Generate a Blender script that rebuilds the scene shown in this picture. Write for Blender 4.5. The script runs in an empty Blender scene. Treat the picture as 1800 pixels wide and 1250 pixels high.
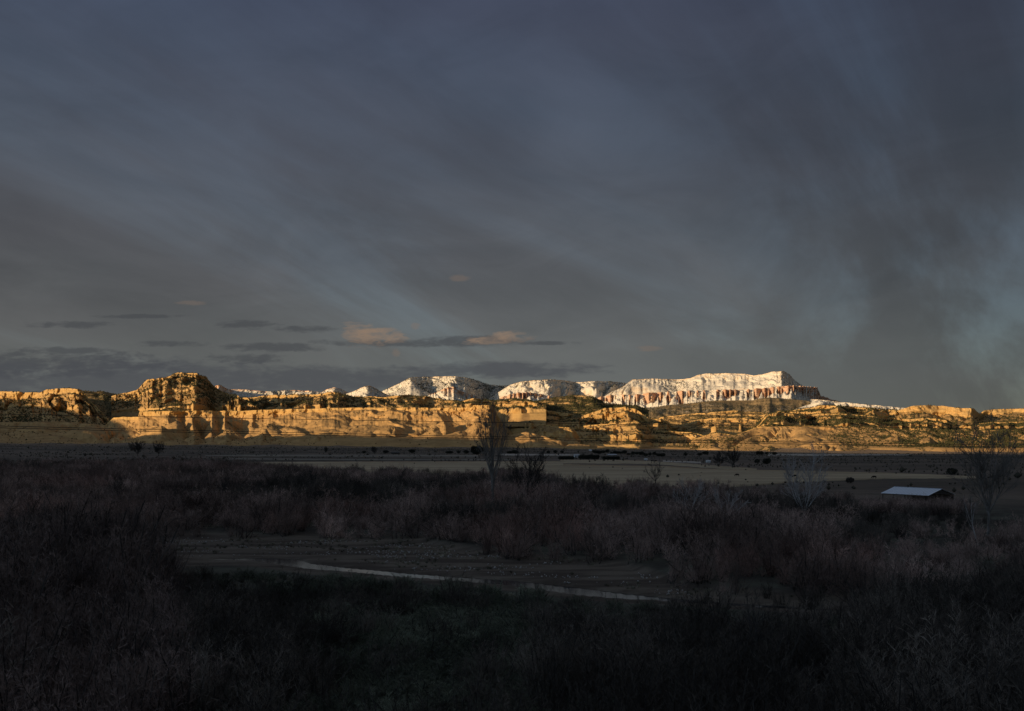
import bpy, math, random
import numpy as np
from mathutils import Vector

# ------------------------------------------------------------------ camera, sky, sun, exposure
SC = bpy.context.scene
COL = SC.collection
F = 1619.0          # focal length in photo pixels (photo 1800 wide)
HZ = 782.0          # photo row of the eye-level line
H = 17.0            # eye height above the river flat
cam = bpy.data.cameras.new('camera')
cam.sensor_width = 36.0
cam.lens = 36.0 * F / 1800.0
cam.shift_y = (HZ - 625.0) / 1800.0
cam.clip_start = 0.5
cam.clip_end = 150000.0
camo = bpy.data.objects.new('camera', cam)
COL.objects.link(camo)
camo.location = (0, 0, H)
camo.rotation_euler = (math.radians(90), 0, 0)
SC.camera = camo

SUN_ELEV = math.radians(7.6)
SDX, SDY = 0.77, 0.638          # horizontal travel of the sunlight
TANE = math.tan(SUN_ELEV)

SC.view_settings.view_transform = 'Standard'
SC.view_settings.look = 'None'
SC.view_settings.exposure = 0.0
SC.view_settings.gamma = 1.0
SC.view_settings.use_curve_mapping = False
SC.cycles.use_denoising = True
SC.cycles.max_bounces = 4
SC.cycles.diffuse_bounces = 2

sun = bpy.data.lights.new('sun', 'SUN')
sun.energy = 5.0
sun.angle = math.radians(0.3)
sun.color = (1.0, 0.73, 0.42)
suno = bpy.data.objects.new('sun', sun)
COL.objects.link(suno)
suno.rotation_euler = Vector((SDX, SDY, -TANE)).to_track_quat('-Z', 'Y').to_euler()


class G:
    """small node-graph helper"""
    def __init__(self, nt):
        self.nt = nt; self.n = nt.nodes; self.l = nt.links
    def new(self, t, **kw):
        nd = self.n.new(t)
        for k, v in kw.items():
            setattr(nd, k, v)
        return nd
    def put(self, sock, v):
        if isinstance(v, bpy.types.NodeSocket):
            self.l.new(v, sock)
        elif v is not None:
            if isinstance(v, (tuple, list)) and len(v) == 3 and sock.type == 'RGBA':
                v = (*v, 1.0)
            sock.default_value = v
    def m(self, op, a, b=None, c=None, clamp=False):
        nd = self.new('ShaderNodeMath', operation=op, use_clamp=clamp)
        for i, v in enumerate((a, b, c)):
            if v is not None:
                self.put(nd.inputs[i], v)
        return nd.outputs[0]
    def mix(self, f, a, b, typ='MIX'):
        nd = self.new('ShaderNodeMix', data_type='RGBA', blend_type=typ)
        self.put(nd.inputs[0], f); self.put(nd.inputs[6], a); self.put(nd.inputs[7], b)
        return nd.outputs[2]
    def step(self, v, lo, hi):
        nd = self.new('ShaderNodeMapRange', interpolation_type='SMOOTHSTEP')
        self.put(nd.inputs[0], v)
        nd.inputs[1].default_value = lo; nd.inputs[2].default_value = hi
        return nd.outputs[0]
    def ramp(self, v, stops):
        nd = self.new('ShaderNodeValToRGB')
        cr = nd.color_ramp
        while len(cr.elements) < len(stops):
            cr.elements.new(0.5)
        for e, (p, c) in zip(cr.elements, stops):
            e.position = p; e.color = (*c, 1)
        self.put(nd.inputs[0], v)
        return nd.outputs[0]
    def noise(self, vec, scale, detail=4, rough=0.55, dist=0.0, color=False):
        nd = self.new('ShaderNodeTexNoise')
        if vec is not None:
            self.l.new(vec, nd.inputs['Vector'])
        nd.inputs['Scale'].default_value = scale
        nd.inputs['Detail'].default_value = detail
        nd.inputs['Roughness'].default_value = rough
        nd.inputs['Distortion'].default_value = dist
        return nd.outputs[1] if color else nd.outputs[0]
    def comb(self, x, y, z):
        nd = self.new('ShaderNodeCombineXYZ')
        for i, v in enumerate((x, y, z)):
            self.put(nd.inputs[i], v)
        return nd.outputs[0]
    def sep(self, v):
        nd = self.new('ShaderNodeSeparateXYZ'); self.l.new(v, nd.inputs[0])
        return nd.outputs
    def mapv(self, v, scale=(1, 1, 1), rot=(0, 0, 0), loc=(0, 0, 0)):
        nd = self.new('ShaderNodeMapping')
        self.l.new(v, nd.inputs[0])
        nd.inputs[1].default_value = loc; nd.inputs[2].default_value = rot; nd.inputs[3].default_value = scale
        return nd.outputs[0]
    def attr(self, name):
        nd = self.new('ShaderNodeAttribute', attribute_name=name)
        return nd.outputs['Fac']
    def pos(self):
        return self.new('ShaderNodeNewGeometry').outputs['Position']


def build_world():
    w = bpy.data.worlds.new('World'); SC.world = w; w.use_nodes = True
    nt = w.node_tree; nt.nodes.clear(); g = G(nt)
    d = g.new('ShaderNodeTexCoord').outputs['Generated']
    x, y, z = g.sep(d)
    sky = g.new('ShaderNodeTexSky', sky_type='NISHITA')
    sky.sun_disc = False
    sky.sun_elevation = SUN_ELEV
    sky.sun_rotation = math.atan2(-SDX, -SDY)
    sky.altitude = 1900; sky.air_density = 1.0; sky.dust_density = 1.0; sky.ozone_density = 1.5
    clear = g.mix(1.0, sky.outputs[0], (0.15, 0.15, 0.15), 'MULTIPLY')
    # high cloud deck, seen on a plane overhead
    zz = g.m('ADD', g.m('MAXIMUM', z, 0.0), 0.26)
    pl = g.comb(g.m('DIVIDE', x, zz), g.m('DIVIDE', y, zz), 0.0)
    pr = g.mapv(pl, (1, 1, 1), (0, 0, math.radians(-56)))
    pq = g.mapv(pl, (1, 1, 1), (0, 0, math.radians(-64)))
    streak = g.noise(g.mapv(pr, (0.34, 1.05, 1), (0, 0, 0), (2.6, 4.3, 0)), 1.25, 7, 0.58, 1.2)
    soft = g.noise(g.mapv(pr, (0.45, 0.7, 1), (0, 0, 0), (11.3, 6.2, 0)), 0.8, 4, 0.5, 0.6)
    wisp = g.noise(g.mapv(pq, (0.4, 2.2, 1), (0, 0, 0), (1.7, 5.1, 0)), 1.5, 6, 0.6, 0.8)
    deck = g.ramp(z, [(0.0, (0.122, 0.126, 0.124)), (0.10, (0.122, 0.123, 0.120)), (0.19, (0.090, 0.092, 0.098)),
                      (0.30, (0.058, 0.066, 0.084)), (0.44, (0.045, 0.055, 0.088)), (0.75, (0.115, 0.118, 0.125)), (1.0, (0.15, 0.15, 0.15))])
    br = g.m('ADD', g.m('MULTIPLY', g.m('SUBTRACT', streak, 0.5), 0.55), 1.0)
    br = g.m('ADD', br, g.m('MULTIPLY', g.m('SUBTRACT', soft, 0.5), 0.75))
    br = g.m('ADD', br, g.m('MULTIPLY', g.m('SUBTRACT', wisp, 0.5), 0.2))
    mott = g.noise(g.mapv(d, (1, 1, 2.6), (0, 0.32, 0)), 5.5, 6, 0.58, 0.7)
    br = g.m('ADD', br, g.m('MULTIPLY', g.m('SUBTRACT', mott, 0.5), 0.75))
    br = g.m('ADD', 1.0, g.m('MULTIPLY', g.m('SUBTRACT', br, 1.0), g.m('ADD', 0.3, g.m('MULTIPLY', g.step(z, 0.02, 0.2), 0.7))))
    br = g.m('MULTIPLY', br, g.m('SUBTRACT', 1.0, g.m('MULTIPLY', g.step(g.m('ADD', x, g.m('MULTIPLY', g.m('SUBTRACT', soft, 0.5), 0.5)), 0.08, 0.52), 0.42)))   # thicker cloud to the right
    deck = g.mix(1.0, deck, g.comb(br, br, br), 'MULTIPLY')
    tint = g.noise(g.mapv(pl, (0.6, 1.2, 1), (0, 0, 0.3), (3, 9, 0)), 0.8, 3, 0.5)
    deck = g.mix(g.m('MULTIPLY', g.step(tint, 0.45, 0.7), 0.10), deck, (0.12, 0.085, 0.09))
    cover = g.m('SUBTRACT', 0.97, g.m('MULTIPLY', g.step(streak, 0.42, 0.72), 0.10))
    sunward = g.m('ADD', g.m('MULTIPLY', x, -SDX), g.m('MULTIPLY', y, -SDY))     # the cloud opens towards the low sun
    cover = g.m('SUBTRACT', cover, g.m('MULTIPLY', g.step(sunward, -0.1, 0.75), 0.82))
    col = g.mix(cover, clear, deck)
    # low clouds near the horizon, placed by direction
    fy = g.m('MAXIMUM', y, 0.05)
    u = g.m('DIVIDE', x, fy); v = g.m('DIVIDE', z, fy)
    front = g.m('GREATER_THAN', y, 0.3)
    uv = g.comb(u, v, 0.0)
    n1 = g.noise(g.mapv(uv, (1, 4.0, 1)), 17, 6, 0.62, 0.6)
    n2 = g.noise(g.mapv(uv, (1, 3.0, 1), (0, 0, 0), (4.2, 1.1, 0)), 60, 5, 0.6, 0.3)
    def blob(px, py, a, b, amp=1.5):
        du = g.m('DIVIDE', g.m('SUBTRACT', u, (px - 900) / F), a / F)
        dv = g.m('DIVIDE', g.m('SUBTRACT', v, (HZ - py) / F), b / F)
        r = g.m('ADD', g.m('MULTIPLY', du, du), g.m('MULTIPLY', dv, dv))
        r = g.m('ADD', r, g.m('MULTIPLY', g.m('SUBTRACT', n1, 0.5), amp * 2.3))
        r = g.m('ADD', r, g.m('MULTIPLY', g.m('SUBTRACT', n2, 0.5), amp * 1.7))
        return g.step(r, 1.35, 0.05)
    def union(bl):
        o = bl[0]
        for k in bl[1:]:
            o = g.m('MAXIMUM', o, k)
        return g.m('MULTIPLY', o, front)
    dark = union([blob(120, 571, 80, 6), blob(250, 556, 75, 4), blob(430, 570, 60, 7), blob(520, 579, 80, 6),
                  blob(300, 604, 60, 6), blob(480, 611, 90, 9), blob(430, 630, 80, 9), blob(690, 603, 130, 7),
                  blob(840, 600, 120, 10), blob(950, 603, 60, 4), blob(110, 618, 90, 9), blob(40, 640, 240, 26)])
    col = g.mix(g.m('MULTIPLY', dark, 0.70), col, (0.062, 0.066, 0.072))
    bank = union([blob(180, 672, 420, 46, 1.0), blob(870, 650, 190, 16, 1.2), blob(560, 668, 260, 24, 1.0)])
    col = g.mix(g.m('MULTIPLY', bank, 0.72), col, (0.066, 0.070, 0.080))
    glow = union([blob(645, 589, 46, 20, 2.2), blob(690, 594, 40, 10, 2.2), blob(908, 593, 40, 11, 2.4), blob(865, 600, 46, 7, 2.4)])
    col = g.mix(g.m('MULTIPLY', glow, g.m('ADD', 0.30, g.m('MULTIPLY', g.step(n2, 0.3, 0.7), 0.65))), col, (0.27, 0.19, 0.135))
    faint = union([blob(335, 532, 26, 5), blob(808, 489, 22, 6), blob(1142, 613, 26, 5), blob(730, 575, 9, 7), blob(696, 620, 8, 8)])
    col = g.mix(g.m('MULTIPLY', faint, 0.30), col, (0.22, 0.155, 0.115))
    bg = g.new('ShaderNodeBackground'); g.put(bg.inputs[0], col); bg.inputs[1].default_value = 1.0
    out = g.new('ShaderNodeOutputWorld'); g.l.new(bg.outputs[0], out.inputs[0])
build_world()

# ------------------------------------------------------------------ noise
rng = np.random.default_rng(11)
random.seed(11)

def _hash(ix, iy, iz, seed):
    h = (ix.astype(np.int64) * 374761393 + iy.astype(np.int64) * 668265263 + iz * 1274126177 + seed * 974634599) & 0xFFFFFFFF
    h = ((h ^ (h >> 13)) * 1274126177) & 0xFFFFFFFF
    h = ((h ^ (h >> 16)) * 2246822519) & 0xFFFFFFFF
    return ((h ^ (h >> 15)) & 0xFFFFFF) / float(0xFFFFFF) * 2 - 1

def vn(x, y, seed=0):
    x = np.asarray(x, float); y = np.asarray(y, float)
    x, y = np.broadcast_arrays(x, y)
    ix = np.floor(x); iy = np.floor(y); fx = x - ix; fy = y - iy
    ix = ix.astype(np.int64); iy = iy.astype(np.int64)
    sx = fx * fx * fx * (fx * (fx * 6 - 15) + 10); sy = fy * fy * fy * (fy * (fy * 6 - 15) + 10)
    a = _hash(ix, iy, 0, seed); b = _hash(ix + 1, iy, 0, seed)
    c = _hash(ix, iy + 1, 0, seed); d = _hash(ix + 1, iy + 1, 0, seed)
    return (a + (b - a) * sx) * (1 - sy) + (c + (d - c) * sx) * sy

def fbm(x, y, oct=4, seed=0, gain=0.5):
    o = 0; a = 1; t = 0
    for k in range(oct):
        o = o + a * vn(x * 2 ** k + 13.7 * k, y * 2 ** k + 7.1 * k, seed + k); t += a; a *= gain
    return o / t

def ridged(x, y, oct=3, seed=0, gain=0.5):
    o = 0; a = 1; t = 0
    for k in range(oct):
        o = o + a * (1 - 2.6 * np.abs(vn(x * 2 ** k + 3.3 * k, y * 2 ** k + 9.1 * k, seed + k))); t += a; a *= gain
    return np.clip(o / t, -1, 1)

def sst(v, a, b):
    t = np.clip((v - a) / (b - a), 0, 1)
    return t * t * (3 - 2 * t)

def lin(pts, P):
    if np.isscalar(pts):
        return np.full_like(P, float(pts))
    a = np.array(pts, float)
    return np.interp(P, a[:, 0], a[:, 1])

# ------------------------------------------------------------------ mesh helpers
def grid_object(name, V, mat, attrs=None, wrap=False, smooth=True):
    nr, nc = V.shape[:2]
    idx = np.arange(nr * nc).reshape(nr, nc)
    if wrap:
        idx = np.concatenate([idx, idx[:, :1]], 1)
    q = np.stack([idx[:-1, :-1], idx[:-1, 1:], idx[1:, 1:], idx[1:, :-1]], -1).reshape(-1, 4)
    return poly_object(name, V.reshape(-1, 3), q, mat, attrs, smooth)

def poly_object(name, V, Q, mat, attrs=None, smooth=False, link=True):
    me = bpy.data.meshes.new(name)
    V = np.ascontiguousarray(V, np.float32); Q = np.ascontiguousarray(Q, np.int32)
    k = Q.shape[1]
    me.vertices.add(len(V)); me.vertices.foreach_set('co', V.ravel())
    me.loops.add(Q.size); me.loops.foreach_set('vertex_index', Q.ravel())
    me.polygons.add(len(Q)); me.polygons.foreach_set('loop_start', np.arange(0, Q.size, k, dtype=np.int32))
    me.update(calc_edges=True)
    if smooth:
        me.polygons.foreach_set('use_smooth', np.ones(len(Q), bool))
    for n, a in (attrs or {}).items():
        at = me.attributes.new(n, 'FLOAT', 'POINT')
        at.data.foreach_set('value', np.ascontiguousarray(a, np.float32).ravel())
    me.validate()
    if mat:
        me.materials.append(mat)
    o = bpy.data.objects.new(name, me)
    if link:
        COL.objects.link(o)
    return o

class MB:
    """collects polygons for one mesh part"""
    def __init__(self):
        self.v = []; self.f = []
    def add(self, vs, fs):
        b = len(self.v); self.v += [tuple(p) for p in vs]; self.f += [tuple(i + b for i in q) for q in fs]
    def box(self, c, s, ax=None):
        cx, cy, cz = c; sx, sy, sz = (k / 2 for k in s)
        vs = [(-sx, -sy, -sz), (sx, -sy, -sz), (sx, sy, -sz), (-sx, sy, -sz), (-sx, -sy, sz), (sx, -sy, sz), (sx, sy, sz), (-sx, sy, sz)]
        vs = [(cx + p[0], cy + p[1], cz + p[2]) for p in vs]
        self.add(vs, [(3, 2, 1, 0), (4, 5, 6, 7), (0, 1, 5, 4), (1, 2, 6, 5), (2, 3, 7, 6), (3, 0, 4, 7)])
    def tube(self, pts, rad, n=6, cap=True):
        pts = [Vector(p) for p in pts]; rings = []
        b = len(self.v)
        for i, p in enumerate(pts):
            t = (pts[min(i + 1, len(pts) - 1)] - pts[max(i - 1, 0)])
            t = t.normalized() if t.length > 1e-9 else Vector((0, 0, 1))
            s = t.cross(Vector((0.31, 0.95, 0.07)))
            if s.length < 0.1:
                s = t.cross(Vector((1, 0, 0)))
            s.normalize(); q = t.cross(s)
            for k in range(n):
                a = 2 * math.pi * k / n
                self.v.append(tuple(p + (s * math.cos(a) + q * math.sin(a)) * rad[i]))
        for i in range(len(pts) - 1):
            for k in range(n):
                k2 = (k + 1) % n
                self.f.append((b + i * n + k, b + i * n + k2, b + (i + 1) * n + k2, b + (i + 1) * n + k))
        if cap:
            self.f.append(tuple(b + k for k in range(n))[::-1])
            self.f.append(tuple(b + (len(pts) - 1) * n + k for k in range(n)))
    def build(self, name, mat, parent=None, smooth=False, link=True):
        me = bpy.data.meshes.new(name)
        me.from_pydata(self.v, [], self.f); me.update()
        if smooth:
            me.polygons.foreach_set('use_smooth', [True] * len(me.polygons))
        me.materials.append(mat)
        o = bpy.data.objects.new(name, me)
        if link:
            COL.objects.link(o)
        o.parent = parent
        return o

def tag(o, label=None, cat=None, group=None, kind=None):
    if label: o['label'] = label
    if cat: o['category'] = cat
    if group: o['group'] = group
    if kind: o['kind'] = kind
    return o

def empty(name, loc, rz=0.0):
    o = bpy.data.objects.new(name, None); COL.objects.link(o)
    o.location = loc; o.rotation_euler = (0, 0, rz); o.empty_display_size = 0.5
    return o

# ------------------------------------------------------------------ materials
def material(name):
    m = bpy.data.materials.new(name); m.use_nodes = True
    g = G(m.node_tree); b = g.n['Principled BSDF']
    b.inputs['Roughness'].default_value = 0.9
    b.inputs['Specular IOR Level'].default_value = 0.1
    return m, g, b

def bump(g, b, h, strength, dist):
    nd = g.new('ShaderNodeBump'); nd.inputs['Strength'].default_value = strength; nd.inputs['Distance'].default_value = dist
    g.l.new(h, nd.inputs['Height']); g.l.new(nd.outputs[0], b.inputs['Normal'])

def plain(name, c, rough=0.9, var=0.25, scale=2.0, spec=0.1, inst=0.0, metal=0.0):
    m, g, b = material(name)
    n = g.noise(g.pos(), scale, 4)
    f = g.m('ADD', 1 - var, g.m('MULTIPLY', n, 2 * var))
    if inst:
        r = g.new('ShaderNodeObjectInfo').outputs['Random']
        f = g.m('MULTIPLY', f, g.m('ADD', 1 - inst, g.m('MULTIPLY', r, 2 * inst)))
    g.put(b.inputs['Base Color'], g.mix(1.0, c, g.comb(f, f, f), 'MULTIPLY'))
    b.inputs['Roughness'].default_value = rough; b.inputs['Specular IOR Level'].default_value = spec
    b.inputs['Metallic'].default_value = metal
    return m

def rock_material(name, hard_a, hard_b, soft_a, soft_b, veg=(0.075, 0.07, 0.035)):
    m, g, b = material(name)
    p = g.pos(); x, y, z = g.sep(p)
    warp = g.noise(p, 0.004, 3)
    zs = g.m('ADD', z, g.m('MULTIPLY', warp, 40.0))
    band = g.noise(g.comb(0.0, 0.0, zs), 0.11, 4, 0.6)
    fine = g.noise(p, 0.06, 5, 0.65)
    mid = g.noise(p, 0.012, 4, 0.55)
    hc = g.mix(g.step(band, 0.35, 0.65), hard_a, hard_b)
    sc = g.mix(g.step(g.m('ADD', mid, g.m('MULTIPLY', g.m('SUBTRACT', band, 0.5), 0.6)), 0.35, 0.65), soft_a, soft_b)
    col = g.mix(g.step(g.attr('hard'), 0.25, 0.7), sc, hc)
    f = g.m('ADD', 0.62, g.m('MULTIPLY', fine, 0.76))
    col = g.mix(1.0, col, g.comb(f, f, f), 'MULTIPLY')
    vg = g.m('MULTIPLY', g.step(g.m('ADD', g.noise(p, 0.11, 5, 0.7), g.m('SUBTRACT', g.attr('veg'), 0.72)), 0.36, 0.50), 0.85)
    col = g.mix(vg, col, veg)
    g.put(b.inputs['Base Color'], col)
    bump(g, b, fine, 0.5, 3.0)
    return m

M_ROCK = rock_material('sandstone', (0.45, 0.272, 0.098), (0.58, 0.37, 0.148), (0.32, 0.195, 0.082), (0.45, 0.275, 0.112))
M_CLAY = rock_material('clay_slope', (0.47, 0.285, 0.102), (0.58, 0.37, 0.145), (0.38, 0.23, 0.095), (0.50, 0.305, 0.125))

def snow_material(name, ra, rb):
    m, g, b = material(name)
    p = g.pos(); x, y, z = g.sep(p)
    warp = g.noise(p, 0.002, 3)
    zs = g.m('ADD', z, g.m('MULTIPLY', warp, 60.0))
    band = g.noise(g.comb(0.0, 0.0, zs), 0.035, 4, 0.6)
    fine = g.noise(p, 0.03, 5, 0.65)
    mid = g.noise(p, 0.008, 4, 0.6)
    rock = g.mix(g.step(band, 0.35, 0.65), ra, rb)
    f = g.m('ADD', 0.7, g.m('MULTIPLY', fine, 0.6))
    rock = g.mix(1.0, rock, g.comb(f, f, f), 'MULTIPLY')
    s = g.m('ADD', g.attr('snow'), g.m('MULTIPLY', g.m('SUBTRACT', mid, 0.5), 0.55))
    s = g.m('ADD', s, g.m('MULTIPLY', g.m('SUBTRACT', fine, 0.5), 0.6))
    col = g.mix(g.step(s, 0.38, 0.62), rock, (0.66, 0.59, 0.49))
    vg = g.step(g.m('ADD', g.noise(p, 0.022, 5, 0.7), g.m('SUBTRACT', g.attr('veg'), 0.75)), 0.42, 0.55)
    col = g.mix(g.m('MULTIPLY', vg, 0.9), col, (0.085, 0.08, 0.05))
    g.put(b.inputs['Base Color'], col)
    bump(g, b, fine, 0.35, 6.0)
    return m
M_SNOW = snow_material('snow_and_pink_rock', (0.54, 0.31, 0.19), (0.66, 0.45, 0.31))
M_CREAM = snow_material('snow_and_cream_rock', (0.55, 0.42, 0.30), (0.68, 0.56, 0.42))
M_FOR = snow_material('forest_floor', (0.24, 0.165, 0.085), (0.40, 0.275, 0.135))

# ------------------------------------------------------------------ ridges: traced skylines given real distance, run and depth
SCAT = []        # (x,y,z,size,kind)
NEARTREES = []; FARTREES = []

def ridge(name, rim, depth, foot, run, cap=0.0, gully=(0, 80), flute=(0, 30), hardamt=0.5, conc=1.2, back=400.0,
          rows=90, mat=None, veg=0.25, snow=0.0, seed=1, step=0.9, rimnoise=0.5, trees=0, tsize=(2.5, 4.5), far=False,
          strata=14.0, spurs=(), toprise=0.0, vegtop=0.5, sag=0.0, spurtop=0.35, pillar=None, alcove=12.0, roughamt=1.0):
    mat = mat or M_ROCK
    px0, px1 = rim[0][0], rim[-1][0]
    P = np.arange(px0, px1 + step, step)
    nc = len(P)
    yr0 = lin(depth, P)
    yr0 = np.convolve(np.pad(yr0, 6, mode='edge'), np.ones(13) / 13, 'valid')
    X0 = (P - 900) / F * yr0
    mpp = yr0 / F                                    # metres per photo pixel
    rp = lin(rim, P) + rimnoise * fbm(P / 9.0, P * 0 + seed, 3, seed + 50)
    zr = H + (HZ - rp) * mpp
    rn = lin(run, P)
    yf = yr0 - rn
    zf = H + (HZ - lin(foot, P)) * yf / F
    zf = np.minimum(zf, zr - 1.0)
    hh = np.linspace(0, 1, rows)[:, None]            # 0 foot .. 1 rim
    arc = np.concatenate([[0.0], np.cumsum(np.hypot(np.diff(X0), np.diff(yr0)))]) + 37.0 * seed
    U = np.broadcast_to(arc, (rows, nc))             # distance along the rim
    Z = zf + (zr - zf) * hh
    dip = (9 * vn(U / (210 * mpp), U * 0 + 0.5, seed + 3) + 3 * vn(U / (50 * mpp), U * 0 + 1.5, seed + 2)) * (mpp / 2.0)
    zz = (Z + dip) / (strata * (mpp / 2.0))
    n1 = vn(zz, zz * 0 + 0.3 + seed, 7) + 0.5 * vn(zz * 2.1, zz * 0 + 4.3, 8)
    lat = 0.65 * fbm(U / (90 * mpp / 2), zz * 0.6, 3, seed + 9) + 0.5 * fbm(U / (22 * mpp / 2), zz * 0.9, 2, seed + 10)
    hard = sst(n1 + 1.0 * lat, 0.10, 0.5) * hardamt
    capm = lin(cap, P) * mpp * (1 + 0.22 * vn(X0 / (25 * mpp / 2), X0 * 0, seed + 4) + 0.12 * vn(X0 / (8 * mpp / 2), X0 * 0, seed + 5))
    if pillar:
        pu = U[0] / pillar[1] + 1.5 * fbm(U[0] / (pillar[1] * 3.4), U[0] * 0, 3, seed + 61)
        capm = capm * (1.05 - 0.5 * np.abs(np.sin(np.pi * pu)) ** 3 + 0.35 * vn(U[0] / (pillar[1] * 1.3), U[0] * 0, seed + 67) + 0.22 * vn(U[0] / (pillar[1] * 0.3), U[0] * 0, seed + 65))
    capmask = sst(Z, (zr - capm) - 0.6 * mpp, (zr - capm) + 0.4 * mpp) * (capm > 0.3 * mpp)
    if pillar:
        capmask = capmask * sst(1 - np.abs(np.sin(np.pi * pu)) + 0.25 * fbm(U / (pillar[1] * 0.25), Z / (pillar[1] * 0.8), 2, seed + 69) + 0.75 * fbm(U / (pillar[1] * 1.9), Z / (pillar[1] * 3.0), 2, seed + 72), 0.02, 0.2)
    hard = np.maximum(hard, capmask)
    w = (1 - 0.955 * hard) * (1 + conc * (1 - hh) ** 1.5) + 0.01
    cs = np.cumsum(w[::-1], 0)[::-1]
    d = (cs - cs[-1]) / (cs[0] - cs[-1]) * rn
    tal = np.clip((1 - hh) * (zr - zf) - capm, 0, None) / np.maximum(zr - zf - capm, 1)   # 0 at cliff foot .. 1 at foot
    ga, gw = lin(gully[0], P), gully[1]
    D = d + 1.6 * (zr - Z)                            # distance down the face
    wx = fbm(U / (2.2 * gw), D / (2.2 * gw), 3, seed + 13); wy = fbm(U / (2.2 * gw), D / (2.2 * gw) + 31, 3, seed + 14)
    shear = 0.5 * vn(U / (4 * gw), D / (9 * gw), seed + 16)
    gu = U / gw + 0.8 * wx + shear * D / gw
    def billow(x, y, sd):
        return np.abs(vn(x, y, sd)) * 2.6 - 0.9
    b1 = billow(gu * 2.3 + 0.4 * wy, D / (1.3 * gw), seed + 15); b2 = billow(gu, D / (2.4 * gw) + 0.5 * wy, seed + 17); b3 = billow(gu * 0.45, D / (4.0 * gw), seed + 20)
    w1 = np.clip(1 - tal * 1.3, 0.25, 1); w3 = np.clip(tal * 1.4, 0, 1)
    gl = 0.5 * w1 * b1 + 0.8 * b2 + 0.9 * w3 * b3
    fa, fw = lin(flute[0], P), flute[1]
    fl = ridged(U / fw + 0.7 * wx, D / (fw * 1.8), 3, seed + 18, 0.6) + 0.5 * fbm(U / (fw * 2.6), D / (fw * 3.0), 2, seed + 19)
    env = np.sin(np.pi * np.clip(tal, 0, 1) ** 0.75) ** 0.8
    kz = float(np.interp(hardamt, [0.3, 0.8], [1.0, 0.25]))
    Gz = 0.40 * kz * ga * gl * env
    Gd = fa * fl * (0.3 + 0.7 * np.clip(1 - tal * 2.2, 0, 1)) * sst(hh, 0.02, 0.3) + 0.9 * (1 - kz) * ga * gl * env
    for (sp, sw, sa, tilt) in spurs:                 # single buttresses (+) or gullies (-)
        c = sp + tilt * tal * 30
        g1 = np.exp(-np.abs((P - c) / (sw * (0.7 + 0.6 * tal))) ** 1.5)
        Gz = Gz + 0.26 * kz * sa * g1 * env
        Gd = Gd + 0.8 * (1 - kz) * sa * g1 * env
        Gd = Gd + spurtop * 0.8 * sa * g1 * np.clip(1 - tal * 1.5, 0, 1)
    if pillar:
        pu = U / pillar[1] + 1.5 * fbm(U / (pillar[1] * 3.4), U * 0, 3, seed + 61)
        pa = pillar[0] * (1 + 0.6 * vn(U / (pillar[1] * 1.7), U * 0, seed + 63))
        Gd = Gd + pa * (0.5 - np.abs(np.sin(np.pi * pu)) ** 0.8) * np.clip(1 - tal * 1.1, 0, 1) ** 0.7
    rough = roughamt * (fbm(U / (14 * mpp / 2), (Z + 0.5 * d) / (15 * mpp / 2), 4, seed + 21) * 2.6 + fbm(U / (45 * mpp / 2), (Z + 0.5 * d) / (50 * mpp / 2), 3, seed + 23) * 5.0) * mpp * sst(hh, 0.0, 0.1)
    Y = yr0 - d - Gd + rough + alcove * mpp * fbm(U / (36 * mpp), D / (40 * mpp), 3, seed + 70) * sst(hh, 0.0, 0.3)
    Zr = Z + Gz + fbm(U / (10 * mpp / 2), Y / (12 * mpp), 3, seed + 25) * 0.55 * mpp * (1 - hard) * np.sin(np.pi * np.clip(hh, 0.02, 0.98))
    Zr = np.minimum(Zr, zr - 0.12 * (zr - Z))
    front = np.stack([(P - 900) / F * Y, Y, Zr], -1)
    # top, gently uneven, then the far side
    nb = 12
    bb = (np.linspace(0.03, 1, nb) ** 1.6)[:, None] * back
    Yb = Y[-1] + bb
    Zb = Zr[-1] + toprise * bb + fbm(np.broadcast_to(X0, (nb, nc)) / (60 * mpp), bb / (60 * mpp), 3, seed + 31) * 1.5 * mpp * sst(bb, 0, back * 0.3) - sag * bb
    Yc = Yb[-1:] + np.array([[0.25], [0.6], [1.0]]) * np.maximum(back, 1.2 * (zr - zf))
    Zc = Zb[-1] + (zf - 30 * 1 - Zb[-1]) * np.array([[0.2], [0.65], [1.0]])
    top = np.stack([(P - 900) / F * Yb, Yb, Zb], -1)
    bk = np.stack([(P - 900) / F * Yc, Yc, Zc], -1)
    # buried toe
    Yt = Y[:1] - 25 * mpp; Zt = Zr[:1] - 18 * mpp
    toe = np.stack([(P - 900) / F * Yt, Yt, Zt], -1)
    V = np.concatenate([toe, front, top, bk], 0)
    z1 = np.zeros((1, nc)); o12 = np.zeros((nb, nc)); o3 = np.zeros((3, nc))
    hard_a = np.concatenate([z1, hard, o12, o3], 0)
    patch = fbm(U / (55 * mpp), hh * 2.5, 3, seed + 41)
    lv = lin(veg, P) if not callable(veg) else 0
    vegf = np.clip(lv * (1 - 0.9 * hard) + 0.25 * patch * (lv > 0.05), 0, 1)
    veg_a = np.concatenate([z1 + 0.2, vegf, o12 + vegtop, o3 + vegtop], 0)
    attrs = {'hard': hard_a, 'veg': veg_a}
    if snow is not None:
        sn = lin(snow, P)
        snf = np.clip(sn * (1 - 0.95 * hard) + 0.15 * patch * (sn > 0.02), 0, 1)
        attrs['snow'] = np.concatenate([z1, snf, o12 + sn, o3 + sn], 0)
    o = grid_object(name, V, mat, attrs)
    tag(o, kind='structure')
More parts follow.
